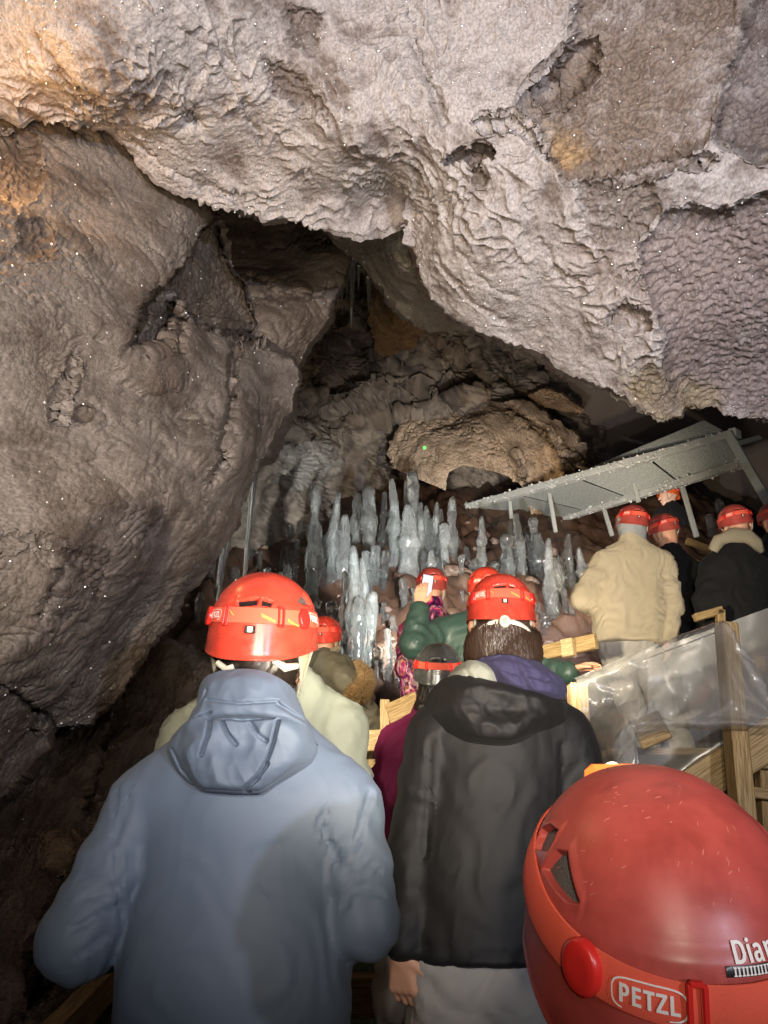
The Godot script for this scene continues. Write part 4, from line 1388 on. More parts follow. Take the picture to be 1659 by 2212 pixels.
func mat_mesh(w: float, d: float) -> ArrayMesh:
	# an open mat of crossing wavy strips
	var v := PackedVector3Array()
	var idx := PackedInt32Array()
	var nx := int(w / 0.028)
	var nz := int(d / 0.022)
	for k in nx:
		strip(v, idx, Vector3(-w * 0.5 + k * 0.028, 0, -d * 0.5), Vector3(0, 0, d), 0.010, 0.008, nz)
	for k in nz:
		strip(v, idx, Vector3(-w * 0.5, 0.003, -d * 0.5 + k * 0.022), Vector3(w, 0, 0), 0.008, 0.007, 4)
	return make_mesh(v, idx)

func strip(v: PackedVector3Array, idx: PackedInt32Array, a: Vector3, along: Vector3, w: float, h: float, n: int) -> void:
	var side := Vector3(along.z, 0, along.x).normalized() * w * 0.5
	var s := v.size()
	for k in n + 1:
		var p := a + along * k / n + Vector3(0, 0.003 * (k % 2), 0)
		v.append(p - side); v.append(p + Vector3(0, h, 0) - side * 0.5); v.append(p + Vector3(0, h, 0) + side * 0.5); v.append(p + side)
		if k > 0:
			for m in 3:
				var c := s + k * 4 + m
				idx.append_array([c - 4, c - 3, c, c - 3, c + 1, c])

func build_walkway() -> void:
	# inclined steel walkway high at the back right: sheet underside between two edge rails, on posts
	var a0 := P(1000, 1098, 10.2)
	var a1 := P(1588, 938, 7.2)       # near (upper) edge in the frame
	var b0 := P(1190, 1128, 9.9)
	var b1 := P(1600, 1003, 7.0)      # lower edge
	var w := thing("steel_walkway", "frosted grey steel walkway slanting up to the right under the roof", "walkway", (a0 + a1) * 0.5)
	var ctr := (a0 + a1) * 0.5
	for k in 4:                      # sheet panels of the soffit, one by one
		var t0 := k / 4.0 + 0.004
		var t1 := (k + 1) / 4.0 - 0.004
		var g := PackedVector3Array([a0.lerp(a1, t0), a0.lerp(a1, t1), b0.lerp(b1, t0), b0.lerp(b1, t1)])
		for i in 4: g[i] = g[i] - ctr
		part("soffit_panel", thick_sheet(g, 2, 2, Vector3(0, 0.35, -0.5).normalized(), 0.02), M.galvanised, w)
	board("edge_rail", a0, a1 + (a1 - a0) * 0.01, 0.09, 0.08, M.frosted_steel, w)
	board("edge_rail", b0, b1, 0.07, 0.07, M.frosted_steel, w)
	# upper sheet above the near rail
	var u0 := P(1270, 1012, 8.9)
	var u1 := P(1520, 908, 7.6)
	var g2 := PackedVector3Array([u0, u1, P(1270, 1022, 8.8), P(1580, 940, 7.3)])
	for i in 4: g2[i] = g2[i] - ctr
	part("side_plate", thick_sheet(g2, 2, 2, Vector3(0, 0.2, -1).normalized(), 0.02), M.galvanised, w)
	# posts
	for a in [[1025, 1092, 1024, 1168, 10.1], [1100, 1072, 1102, 1130, 9.7], [1184, 1052, 1194, 1165, 9.2], [1212, 1120, 1213, 1200, 9.7], [1301, 1088, 1318, 1168, 9.0], [1355, 992, 1371, 1100, 8.4], [1470, 1040, 1491, 1178, 7.9]]:
		var p := P(a[0], a[1], a[4])
		var q := P(a[2], a[3], a[4])
		board("post", p, Vector3(lerpf(p.x, q.x, 0.8), q.y, lerpf(p.z, q.z, 0.15)), 0.045, 0.045, M.frosted_steel, w, 0.0, Vector3.RIGHT)
	board("brace", P(1080, 1142, 9.9), P(1010, 1165, 10.0), 0.04, 0.04, M.frosted_steel, w)
	# grating flight hanging at the right edge
	var gf := thing("steel_beam", "frosted steel beam slanting down at the right edge beside the walkway", "beam", P(1610, 1000, 6.9))
	board("beam", P(1572, 935, 7.2), P(1680, 1120, 6.6), 0.05, 0.08, M.frosted_steel, gf)
	board("bracket", P(1590, 960, 7.1), P(1640, 945, 7.3), 0.04, 0.05, M.galvanised, gf)
	var led := SphereMesh.new()
	led.radius = 0.018; led.height = 0.036
	var lo := part("led_indicator", led, M.led_green, self, Transform3D(Basis(), P(917, 967, 9.35)))
	tag(lo, "tiny green indicator light on the lit boulder", "indicator light")
	# frost clumps along the near rail
	var mm := MultiMesh.new()
	mm.transform_format = MultiMesh.TRANSFORM_3D
	mm.mesh = stone_mesh(333, Color(0.46, 0.46, 0.44))
	mm.instance_count = 700
	var g3 := RandomNumberGenerator.new()
	g3.seed = 12
	for i in 700:
		var t := g3.randf()
		var p := (a0.lerp(a1, t) if i % 3 else b0.lerp(b1, t)) + Vector3(g3.randf_range(-0.05, 0.05), g3.randf_range(-0.06, 0.05), 0.045)
		mm.set_instance_transform(i, Transform3D(Basis(Vector3(1, 1, 0).normalized(), g3.randf() * TAU).scaled(Vector3.ONE * g3.randf_range(0.012, 0.034)), p - ctr))
	var fi := MultiMeshInstance3D.new()
	fi.name = "frost_crust"
	fi.multimesh = mm
	fi.material_override = M.stone
	fi.set_meta("kind", "stuff")
	w.add_child(fi, true)

func build_plastic() -> void:
	# clear sheet hung over the frame: rows run down, columns run to the right
	var rows := [
		[[1236, 1468, 3.12], [1320, 1432, 3.0], [1420, 1392, 2.88], [1500, 1362, 2.78], [1560, 1344, 2.68], [1600, 1400, 2.60], [1640, 1470, 2.58]],
		[[1240, 1480, 3.06], [1325, 1450, 2.94], [1425, 1412, 2.82], [1502, 1380, 2.72], [1562, 1362, 2.62], [1605, 1440, 2.56], [1648, 1510, 2.54]],
		[[1252, 1530, 3.04], [1335, 1500, 3.00], [1430, 1470, 2.86], [1510, 1450, 2.80], [1565, 1440, 2.64], [1612, 1500, 2.58], [1655, 1545, 2.55]],
		[[1262, 1590, 3.00], [1330, 1560, 2.86], [1385, 1530, 2.74], [1450, 1545, 2.90], [1530, 1520, 2.70], [1590, 1540, 2.62], [1655, 1560, 2.58]],
		[[1275, 1640, 2.95], [1318, 1610, 2.78], [1362, 1570, 2.70], [1440, 1560, 2.72], [1520, 1562, 2.64], [1600, 1565, 2.58], [1665, 1572, 2.56]],
		[[1290, 1690, 2.92], [1322, 1660, 2.80], [1372, 1600, 2.74], [1450, 1578, 2.76], [1530, 1578, 2.68], [1610, 1578, 2.62], [1668, 1578, 2.60]]]
	var ctrl := []
	for r in rows:
		var line := []
		for q in r: line.append(V(q[0], q[1], q[2]))
		ctrl.append(line)
	var nu := 110
	var nv := 110
	var v := smooth_grid(ctrl, nu, nv)
	var at := V(1400, 1480, 2.9)
	for i in v.size():
		var p := v[i]
		var cr := n_cloth.get_noise_3d(p.x * 3.0 + p.y * 2.0, p.y * 3.2, p.z * 3.0) * 0.032 + n_cloth.get_noise_3d(p.x * 9.0, p.y * 7.0 + p.x * 4.0, p.z * 9.0) * 0.014
		v[i] = p + Vector3(0.2, 0.1, 1).normalized() * cr - at
	var o := part("plastic_sheet", make_mesh(v, grid_index(nu, nv)), M.plastic_sheet, self, Transform3D(Basis(), at))
	tag(o, "crumpled clear plastic sheet hung over the timber frame at right", "plastic sheet")
	# lower tail of the sheet, gathered towards the nearest helmet
	rows = [
		[[1268, 1560, 3.02], [1300, 1545, 2.90], [1345, 1520, 2.78], [1382, 1510, 2.72]],
		[[1282, 1610, 2.96], [1306, 1600, 2.80], [1336, 1590, 2.72], [1370, 1580, 2.70]],
		[[1305, 1660, 2.88], [1322, 1655, 2.74], [1342, 1655, 2.68], [1376, 1640, 2.68]],
		[[1325, 1720, 2.82], [1336, 1725, 2.72], [1352, 1730, 2.68], [1380, 1720, 2.70]]]
	ctrl = []
	for r in rows:
		var line := []
		for q in r: line.append(V(q[0], q[1], q[2]))
		ctrl.append(line)
	v = smooth_grid(ctrl, 60, 60)
	at = V(1330, 1640, 2.8)
	for i in v.size():
		var p := v[i]
		v[i] = p + Vector3(0.3, 0.1, 1).normalized() * (n_cloth.get_noise_3d(p.x * 14.0, p.y * 4.0, p.z * 10.0) * 0.018) - at
	o = part("plastic_tail", make_mesh(v, grid_index(60, 60)), M.plastic_sheet, self, Transform3D(Basis(), at))
	tag(o, "gathered tail of clear plastic hanging above the nearest red helmet", "plastic sheet")
	# second, smoother sheet behind the frame
	rows = [
		[[1400, 1405, 3.25], [1500, 1372, 3.2], [1600, 1335, 3.1], [1700, 1298, 3.0], [1820, 1255, 2.9]],
		[[1400, 1480, 3.3], [1500, 1460, 3.24], [1600, 1440, 3.14], [1700, 1420, 3.02], [1820, 1400, 2.92]],
		[[1390, 1560, 3.32], [1500, 1555, 3.26], [1600, 1550, 3.16], [1700, 1550, 3.06], [1820, 1550, 2.95]],
		[[1300, 1700, 3.34], [1420, 1690, 3.3], [1520, 1640, 3.24], [1650, 1590, 3.14], [1820, 1560, 3.0]]]
	ctrl = []
	for r in rows:
		var line := []
		for q in r: line.append(V(q[0], q[1], q[2]))
		ctrl.append(line)
	v = smooth_grid(ctrl, 50, 40)
	at = V(1600, 1450, 3.1)
	for i in v.size():
		var p := v[i]
		v[i] = p + Vector3(0, 0, 1) * 0.02 * n_big.get_noise_3dv(p * 2.5) - at
	o = part("plastic_screen", make_mesh(v, grid_index(50, 40)), M.plastic_sheet, self, Transform3D(Basis(), at))
	tag(o, "smooth hazy plastic screen stretched behind the frame to the right edge", "plastic sheet")

# ------------------------------------------------------------------ helmets (local axes: +z is the nape, -z the forehead, y up)

const HA := 0.108
const HC := 0.136
const HH := 0.118

func drop_at(th: float) -> float:
	var c := cos(th)
	return 0.050 + 0.026 * maxf(c, 0.0) - 0.022 * maxf(-c, 0.0) - 0.012 * pow(absf(sin(th)), 4.0)

func helmet_point(th: float, q: float, off := 0.0) -> Vector3:
	var s := sin(th)
	var c := cos(th)
	var pw := 0.92
	var ex := signf(s) * pow(absf(s), pw)
	var ez := signf(c) * pow(absf(c), pw)
	var r := 1.0
	var y := 0.0
	var ny := 0.0
	if q <= 0.6:
		var ph := q / 0.6 * PI * 0.5
		r = pow(sin(ph), 0.93)
		y = HH * cos(ph)
		ny = cos(ph) / HH
	else:
		var u := (q - 0.6) / 0.4
		y = -u * drop_at(th)
		r = 1.0 + 0.022 * u + 0.008 * smoothstep(0.86, 1.0, u)
	r *= 1.0 + 0.018 * smoothstep(0.45, 0.49, q)
	var n := Vector3(ex / HA * maxf(r, 0.02), ny, ez / HC * maxf(r, 0.02)).normalized()
	return Vector3(ex * HA * r, y, ez * HC * r) + n * off

func helmet_normal(th: float, q: float) -> Vector3:
	var a := helmet_point(th + 0.02, q) - helmet_point(th - 0.02, q)
	var b := helmet_point(th, q + 0.01) - helmet_point(th, q - 0.01)
	var n := b.cross(a).normalized()
	return n if n.dot(helmet_point(th, q) - Vector3(0, -0.02, 0)) > 0.0 else -n

func helmet_shell(nu: int, nv: int, vents: Array) -> ArrayMesh:
	var v := PackedVector3Array()
	for j in nv:
		var q := float(j) / (nv - 1)
		for i in nu:
			var th := TAU * i / nu
			var off := 0.0
			var at := Vector2(wrapf(th, -PI, PI), q)
			for vt in vents:
				if absf(vt[0].x - at.x) > 0.7 or absf(vt[0].y - q) > 0.25: continue
				var dist := in_poly(vt, at)
				var m := smoothstep(-0.003, 0.005, dist)
				off -= 0.0070 * m
				off += 0.0014 * (1.0 - m) * smoothstep(-0.05, -0.01, dist)
			v.append(helmet_point(th, q, off))
	for k in 5:                      # rolled rim and the inside
		for i in nu:
			var th := TAU * i / nu
			v.append(helmet_point(th, [1.004, 1.0, 0.97, 0.8, 0.55][k], [-0.002, -0.007, -0.010, -0.014, -0.016][k]))
	return make_mesh(v, grid_index(nu, nv + 5, true))

func helmet_strip(th0: float, th1: float, q_of: Callable, hw: float, off: float, thick: float, n: int, taper := 0.0) -> ArrayMesh:
	# a band that follows the shell; five points across, closed below by the shell itself
	var v := PackedVector3Array()
	for k in 5:
		var w: float = [-1.0, -0.96, 0.0, 0.96, 1.0][k]
		for i in n:
			var t := float(i) / (n - 1)
			var th := lerpf(th0, th1, t)
			var hh := hw * (1.0 - taper * smoothstep(0.8, 1.0, absf(2.0 * t - 1.0)))
			v.append(helmet_point(th, q_of.call(th) + w * hh, off + (thick if k > 0 and k < 4 else 0.0)))
	return make_mesh(v, grid_index(n, 5))

func helmet_text(txt: String, th0: float, q0: float, size: float, off: float, slant := 0.0) -> ArrayMesh:
	var tm := TextMesh.new()
	var f := SystemFont.new()
	f.font_names = PackedStringArray(["Droid Sans"])
	f.font_weight = 700
	tm.font = f
	tm.text = txt
	tm.font_size = 32
	tm.pixel_size = size / 32.0
	tm.depth = 0.0004
	tm.curve_step = 2.0
	var out := ArrayMesh.new()
	var arr := tm.surface_get_arrays(0)
	var v: PackedVector3Array = arr[Mesh.ARRAY_VERTEX]
	for i in v.size():
		var p := v[i]
		var mpq := 0.21 if q0 > 0.62 else 0.30
		v[i] = helmet_point(th0 + p.x / 0.125, q0 - (p.y + p.x * slant) / mpq, off + p.z)
	arr[Mesh.ARRAY_VERTEX] = v
	arr[Mesh.ARRAY_NORMAL] = null
	arr[Mesh.ARRAY_TANGENT] = null
	arr[Mesh.ARRAY_TEX_UV] = null
	out.add_surface_from_arrays(Mesh.PRIMITIVE_TRIANGLES, arr)
	return out

func on_shell(th: float, q: float, off: float) -> Transform3D:
	var n := helmet_normal(th, q)
	var x := (helmet_point(th + 0.02, q) - helmet_point(th - 0.02, q)).normalized()
	var y := n.cross(x).normalized()
	return Transform3D(Basis(x, y, n), helmet_point(th, q) + n * off)

func disc_mesh(r: float, h: float) -> ArrayMesh:
	var rows := [[0.0, h], [r * 0.5, h], [r * 0.82, h * 0.9], [r, h * 0.4], [r, -h]]
	var v := PackedVector3Array()
	for a in rows:
		for i in 24:
			v.append(Vector3(cos(TAU * i / 24) * a[0], sin(TAU * i / 24) * a[0] * 1.15, a[1]))
	return make_mesh(v, grid_index(24, rows.size(), true))

func frame_mesh(w: float, h: float, t: float, d: float) -> ArrayMesh:
	# an open rectangular buckle
	var st := SurfaceTool.new()
	st.begin(Mesh.PRIMITIVE_TRIANGLES)
	for a in [[Vector3(w, t, d), Vector3(0, h * 0.5, 0)], [Vector3(w, t, d), Vector3(0, -h * 0.5, 0)], [Vector3(t, h, d), Vector3(w * 0.5, 0, 0)], [Vector3(t, h, d), Vector3(-w * 0.5, 0, 0)]]:
		st.append_from(box_mesh(a[0], 0.001), 0, Transform3D(Basis(), a[1]))
	return st.commit()

# o: person node; at/bs: helmet frame relative to it; detail 0 far, 1 middle, 2 close
func helmet(o: Node3D, at: Vector3, bs: Basis, sc: float, shell_mat: Material, detail: int, opt := {}) -> Node3D:
	var vents := []
	if detail >= 1 and opt.get("rear_vents", true):
		vents.append(PackedVector2Array([Vector2(-0.30, 0.47), Vector2(0.08, 0.45), Vector2(0.08, 0.50), Vector2(-0.22, 0.515)]))
		vents.append(PackedVector2Array([Vector2(0.14, 0.45), Vector2(0.36, 0.47), Vector2(0.32, 0.505), Vector2(0.14, 0.50)]))
	if detail >= 1:
		for s in [-1.0, 1.0]:
			vents.append(PackedVector2Array([Vector2(1.37 * s, 0.433), Vector2(1.29 * s, 0.377), Vector2(1.18 * s, 0.362), Vector2(0.955 * s, 0.433), Vector2(1.05 * s, 0.443)]))
			vents.append(PackedVector2Array([Vector2(1.70 * s, 0.436), Vector2(1.72 * s, 0.385), Vector2(1.61 * s, 0.352), Vector2(1.47 * s, 0.340), Vector2(1.46 * s, 0.388)]))
	var res: Vector2i = [Vector2i(40, 22), Vector2i(150, 70), Vector2i(320, 150)][detail]
	if opt.get("fine", false): res = Vector2i(520, 300)
	for k in vents.size():
		var mid := Vector2.ZERO
		for p in vents[k]: mid += p / vents[k].size()
		for i in vents[k].size():
			if absf(mid.x) > 0.6: vents[k][i] = mid + (vents[k][i] - mid) * 1.22
	var hn := part("helmet", helmet_shell(res.x, res.y, vents), shell_mat, o, Transform3D(bs.scaled(Vector3.ONE * sc), at))
	if opt.has("label"): hn.set_meta("label", opt.label)
	for vt in vents:
		var lo := Vector2(9, 9); var hi := Vector2(-9, -9)
		for p in vt: lo = lo.min(p); hi = hi.max(p)
		var g := PackedVector3Array()
		for j in 8:
			for i in 8:
				g.append(helmet_point(lerpf(lo.x, hi.x, i / 7.0), lerpf(lo.y, hi.y, j / 7.0), -0.0052))
		part("vent_foam", make_mesh(g, grid_index(8, 8)), M.foam if absf(lo.x) > 0.6 and absf(hi.x) > 0.6 else M.black_plastic, hn)
	var qs := func(th: float) -> float: return 0.575 - opt.get("front", 0.10) * (0.5 - 0.5 * cos(th)) + opt.get("dip", 0.0) * sin(th)
	if opt.get("strap", true):
		part("headlamp_strap", helmet_strip(-PI, PI, qs, 0.052, 0.001, 0.0022, 100 if detail == 2 else 48), M.strap, hn)
		if detail >= 1:
			part("strap_overlap", helmet_strip(opt.get("overlap", -0.38), 0.46, qs, 0.054, 0.0034, 0.002, 24), M.strap, hn)
			for a in [[opt.get("overlap", -0.38) - 0.02, "b"], [0.50, "b"]]:
				part("buckle", frame_mesh(0.010, 0.036, 0.004, 0.005), M.strap_plastic, hn, on_shell(a[0], qs.call(a[0]), 0.005))
			for th in opt.get("clips", [-0.98, 0.98]):
				part("strap_clip", disc_mesh(0.017, 0.0045), M.strap_plastic, hn, on_shell(th, qs.call(th) + 0.005, 0.005))
			part("light_window", box_mesh(Vector3(0.020, 0.015, 0.006), 0.002), M.black_plastic, hn, on_shell(0.02, 0.665 + 0.03, 0.003))
			part("light_window_lens", box_mesh(Vector3(0.012, 0.013, 0.007), 0.002), M.pale_plastic, hn, on_shell(0.02, 0.665 + 0.03, 0.0035))
			for th in opt.get("logos", [-0.68, 1.28]):
				part("strap_lettering", helmet_text("PETZL", th, qs.call(th), 0.016, 0.0042), M.white_print, hn)
				var lg := PackedVector3Array()
				var gi := PackedInt32Array()
				for i in 28:                           # the rounded outline round the word, open at the lower right
					var u := lerpf(0.25, 2.0 * PI - 0.5, i / 27.0) - PI * 0.5
					for w in [0.0, 0.0011]:
						var px: float = (0.027 - w) * signf(cos(u)) * pow(absf(cos(u)), 0.45)
						var py: float = (0.0105 - w) * signf(sin(u)) * pow(absf(sin(u)), 0.6)
						lg.append(helmet_point(th + px / 0.125, qs.call(th) - py / 0.30, 0.0044))
				for i in 27: gi.append_array([i * 2, i * 2 + 1, i * 2 + 2, i * 2 + 1, i * 2 + 3, i * 2 + 2])
				part("strap_emblem", make_mesh(lg, gi), M.white_print, hn)
			if opt.get("tikkina", false):
				part("strap_lettering", helmet_text("TIKKINA", 0.28, 0.585, 0.0075, 0.0066, -0.35), M.yellow_print, hn)
				part("strap_lettering", helmet_text("TIKKINA", 0.74, 0.600, 0.0075, 0.0044, -0.35), M.yellow_print, hn)
				part("strap_stitching", helmet_strip(-0.36, -0.24, func(th: float) -> float: return 0.555 + (th + 0.3) * 0.35, 0.003, 0.0062, 0.0006, 6), M.yellow_print, hn)
		var lamp := part("headlamp", box_mesh(Vector3(0.062, 0.040, 0.034), 0.010), M.lamp_housing_lit if opt.get("glow", false) else M.strap_plastic, hn, on_shell(PI, qs.call(PI), 0.018))
		if opt.get("lamp", false):
			lamp.set_meta("label", "lit headlamp on the forehead")
			part("lamp_lens", disc_mesh(0.009, 0.003), M.lamp_lens, hn, on_shell(PI, qs.call(PI), 0.038))
	if detail >= 1 and opt.get("dial", true):
		# cradle band and size dial at the nape
		var v := PackedVector3Array()
		for j in 5:
			for i in 26:
				var th := lerpf(-0.95, 0.95, i / 25.0)
				var p := helmet_point(th, 1.0, -0.012)
				p.y = helmet_point(0.0, 1.0).y - 0.012 + 0.012 * cos(th * 2.0) - 0.004
				p.y += lerpf(0.009, -0.009, j / 4.0) * (1.0 - 0.4 * absf(th))
				var out := Vector3(p.x, 0, p.z).normalized()
				v.append(p + out * (0.003 if j > 0 and j < 4 else 0.0))
		part("cradle_band", make_mesh(v, grid_index(26, 5)), M.pale_plastic, hn)
		var dp := helmet_point(0.0, 1.0, -0.004)
		part("size_dial", disc_mesh(0.017, 0.006), M.pale_plastic, hn, Transform3D(Basis(), dp + Vector3(0, -0.008, 0.004)))
		part("dial_hub", disc_mesh(0.007, 0.0025), M.strap_pale, hn, Transform3D(Basis(), dp + Vector3(0, -0.008, 0.0115)))
	if detail >= 1:
		for s in [-1.0, 1.0]:      # chin straps
			var a := helmet_point(1.05 * s, 0.97, -0.012)
			var b := helmet_point(1.75 * s, 0.97, -0.012)
			var c := Vector3(0.078 * s, -0.125, -0.01)
			part("chin_strap", tube_mesh([a, a.lerp(c, 0.5) + Vector3(0.006 * s, 0, 0), c], [0.0045, 0.0045, 0.0045], 6), M.strap_pale, hn)
			part("chin_strap", tube_mesh([b, b.lerp(c, 0.5), c], [0.0045, 0.0045, 0.0045], 6), M.strap_pale, hn)
	return hn

# ------------------------------------------------------------------ people

func hand_prims(w: Vector3, dir: Vector3, palm_n: Vector3, thumb: Vector3, curl: float, s := 1.0) -> Array:
	# wrist, direction of the fingers, direction the palm faces, side of the thumb
	var side := thumb.normalized()
	var pr := [cap(w - dir * 0.05, w + dir * 0.012, 0.029 * s, 0.028 * s, 0.02, palm_n, 0.8)]
	for k in 4:
		var root := w + dir * (0.075 * s) + side * (0.027 - 0.018 * k) * s
		pr.append(cap(w + dir * 0.02 + side * (0.014 - 0.010 * k) * s, root, 0.017 * s, 0.0125 * s, 0.010, palm_n, 0.85))
		var ln: float = [0.070, 0.078, 0.072, 0.058][k] * s
		var d := dir
		var p := root
		for j in 3:
			var a: float = curl * [0.55, 0.9, 0.7][j]
			d = (d * cos(a) + palm_n * sin(a)).normalized()
			var q: Vector3 = p + d * ln * [0.45, 0.32, 0.25][j]
			pr.append(cap(p, q, (0.0100 - 0.0008 * j) * s, (0.0094 - 0.0009 * j) * s, 0.003))
			p = q
	var t0 := w + dir * 0.020 * s + side * 0.026 * s
	var td := (dir * 0.6 + side * 0.7 + palm_n * 0.35).normalized()
	var t1 := t0 + td * 0.036 * s
	var t2 := t1 + (dir * 0.8 + side * 0.15 + palm_n * (0.25 + curl * 0.5)).normalized() * 0.042 * s
	pr.append(cap(t0, t1, 0.015 * s, 0.0115 * s, 0.008))
	pr.append(cap(t1, t2, 0.0112 * s, 0.0085 * s, 0.003))
	return pr

func head_prims(c: Vector3, b: Basis, s: float, neck: Vector3) -> Array:
	var L := func(x: float, y: float, z: float) -> Vector3: return c + b * (Vector3(x, y, z) * s)
	var X := b.x.normalized()
	var pr := [
		cap(L.call(0, 0.030, 0.022), L.call(0, 0.026, -0.030), 0.084 * s, 0.080 * s, 0.02, X, 0.92),
		cap(L.call(0, -0.030, -0.045), L.call(0, -0.085, -0.062), 0.060 * s, 0.036 * s, 0.03),
		cap(L.call(-0.045, -0.070, -0.012), L.call(0.045, -0.070, -0.012), 0.030 * s, 0.030 * s, 0.03),
		cap(L.call(0, -0.040, 0.020), neck, 0.058 * s, 0.060 * s, 0.02),
		cap(L.call(0, 0.012, -0.104), L.call(0, -0.030, -0.122), 0.010 * s, 0.013 * s, 0.012),
		cap(L.call(-0.016, -0.066, -0.104), L.call(0.016, -0.066, -0.104), 0.008 * s, 0.008 * s, 0.006),
		cap(L.call(-0.034, 0.024, -0.098), L.call(0.034, 0.024, -0.098), 0.009 * s, 0.009 * s, 0.015)]
	for e in [-1.0, 1.0]:
		pr.append(cap(L.call(0.032 * e, 0.004, -0.112), L.call(0.030 * e, 0.004, -0.112), 0.012 * s, 0.012 * s, 0.008, Vector3.ZERO, 1.0, 0.0, 30.0, true))
		pr.append(cap(L.call(0.090 * e, -0.008, 0.020), L.call(0.083 * e, -0.052, 0.006), 0.021 * s, 0.013 * s, 0.006, (b * Vector3(0.9 * e, 0, 0.45)).normalized(), 0.45))
	return pr

# bones in world space; every person is a Node3D at the feet whose children are body, clothes and helmet
func person(s: Dictionary) -> Node3D:
	var root: Vector3 = s.root
	var o := thing("person", s.label, "person", root)
	var k: float = s.get("scale", 1.0)
	var det: int = s.get("detail", 0)
	var back: Vector3 = s.get("back", Vector3(0, 0, 1))        # direction the back faces
	var cell: float = [0.022, 0.016, 0.012][det]
	var chest: Vector3 = s.chest
	var waist: Vector3 = s.waist
	var hem: Vector3 = s.hem
	var shl: Vector3 = s.shl
	var shr: Vector3 = s.shr
	var neck: Vector3 = s.neck
	var head: Vector3 = s.head
	var hb: Basis = s.get("head_basis", Basis())
	var girth: float = s.get("girth", 1.0) * k
	var sl: float = s.get("sleeve", 1.0) * k
	# --- body: torso, limbs, head and hands as one skin
	var legs := []
	for sd in [-1.0, 1.0]:
		var side: Vector3 = back.cross(Vector3.UP).normalized() * -sd
		var hip: Vector3 = hem + side * 0.10 * k
		var foot: Vector3 = Vector3(root.x, root.y + 0.07, root.z) + side * 0.11 * k + back * s.get("step", 0.0) * sd
		var knee: Vector3 = hip.lerp(foot, 0.48) - back * 0.03
		legs.append([hip, knee, foot])
	var body := []
	for l in legs:
		body.append(cap(l[0], l[1], 0.080 * k, 0.055 * k, 0.03))
		body.append(cap(l[1], l[2], 0.055 * k, 0.035 * k, 0.03))
	body.append(cap(chest, hem, 0.13 * k, 0.12 * k, 0.05, back, 0.7))
	for a in [[shl, s.ell, s.wrl], [shr, s.elr, s.wrr]]:
		body.append(cap(a[0], a[1], 0.045 * k, 0.038 * k, 0.02))
		body.append(cap(a[1], a[2], 0.038 * k, 0.028 * k, 0.02))
	body.append(cap(neck, chest, 0.055 * k, 0.09 * k, 0.05))
	var st := SurfaceTool.new()
	st.begin(Mesh.PRIMITIVE_TRIANGLES)
	st.append_from(sdf_mesh(body, 0.026, root), 0, Transform3D())
	st.append_from(sdf_mesh(head_prims(head, hb, k, neck), [0.011, 0.008, 0.006][det], root), 0, Transform3D())
	for h in s.get("hands", []):
		st.append_from(sdf_mesh(hand_prims(h[0], h[1].normalized(), h[2].normalized(), h[3].normalized(), h[4], h[5] if h.size() > 5 else k), 0.0042, root), 0, Transform3D())
	part("body", st.commit(), s.get("skin", M.skin), o)
	# --- trousers and shoes
	var tr := []
	for l in legs:
		tr.append(cap(l[0] + Vector3(0, 0.02, 0), l[1], 0.100 * girth, 0.080 * k, 0.03, Vector3.ZERO, 1.0, 0.006, 40.0))
		tr.append(cap(l[1], l[2] + Vector3(0, 0.05, 0), 0.082 * k, 0.070 * k, 0.03, Vector3.ZERO, 1.0, 0.008, 45.0))
	tr.append(cap(waist.lerp(hem, 0.6), hem - Vector3(0, 0.02, 0), 0.142 * girth, 0.142 * girth, 0.05, back, 0.70))
	part("trousers", sdf_mesh(tr, cell * 1.1, root, 0.010, Vector3(11, 6, 11)), s.get("trousers", M.dark_cloth), o)
	for l in legs:
		part("shoe", sdf_mesh([cap(l[2] + back * 0.06 - Vector3(0, 0.02, 0), l[2] - back * 0.15 - Vector3(0, 0.03, 0), 0.048 * k, 0.042 * k, 0.02)], 0.02, root, 0.0, Vector3.ONE, root.y + 0.002), M.shoe, o)
	# --- jacket
	var j := []
	var gx: float = s.get("gx", 0.185) * girth
	j.append(cap(chest, waist, gx, gx * s.get("taper", 0.97), 0.07, back, s.get("depth", 0.66)))
	j.append(cap(waist, hem + Vector3(0, 0.04, 0), gx * s.get("taper", 0.97), gx * s.get("flare", 1.0), 0.06, back, s.get("depth", 0.66) + 0.04))
	var sr: float = s.get("shoulder", 0.082) * sl
	j.append(cap(shl, shr, sr * 0.86, sr * 0.86, 0.07))
	j.append(cap(neck - Vector3(0, 0.02, 0), shl.lerp(neck, 0.25), 0.070 * k, sr * 0.8, 0.06))
	j.append(cap(neck - Vector3(0, 0.02, 0), shr.lerp(neck, 0.25), 0.070 * k, sr * 0.8, 0.06))
	j.append(cap(neck + Vector3(0, s.get("collar", 0.02), 0), neck - Vector3(0, 0.06, 0), s.get("collar_r", 0.078) * k, 0.085 * k, 0.03))
	var fold: float = s.get("fold", 0.007)
	var ff: float = s.get("ff", 55.0)
	for a in [[shl, s.ell, s.wrl], [shr, s.elr, s.wrr]]:
		j.append(cap(a[0], a[1], sr, sr * 0.86, s.get("ak", 0.03), Vector3.ZERO, 1.0, fold, ff))
		j.append(cap(a[1], a[2], sr * 0.86, sr * 0.62, 0.018, Vector3.ZERO, 1.0, fold, ff))
	for e in s.get("extra", []): j.append(e)
	part("jacket", sdf_mesh(j, s.get("cell", cell), root, s.get("wrinkle", 0.010), s.get("wf", Vector3(6, 3.2, 6)), s.get("cuth", hem.y - 0.01), [s.ell, s.elr], s.get("seams", [])), s.jacket, o)
	# --- helmet
	if s.get("helmet", true):
		helmet(o, head + hb * (Vector3(0, 0.050, -0.005) * k) - root, hb, s.get("hs", 1.0) * k, s.get("helmet_mat", M.helmet_red), s.get("hd", mini(det, 1)), s.get("hopt", {}))
	return o

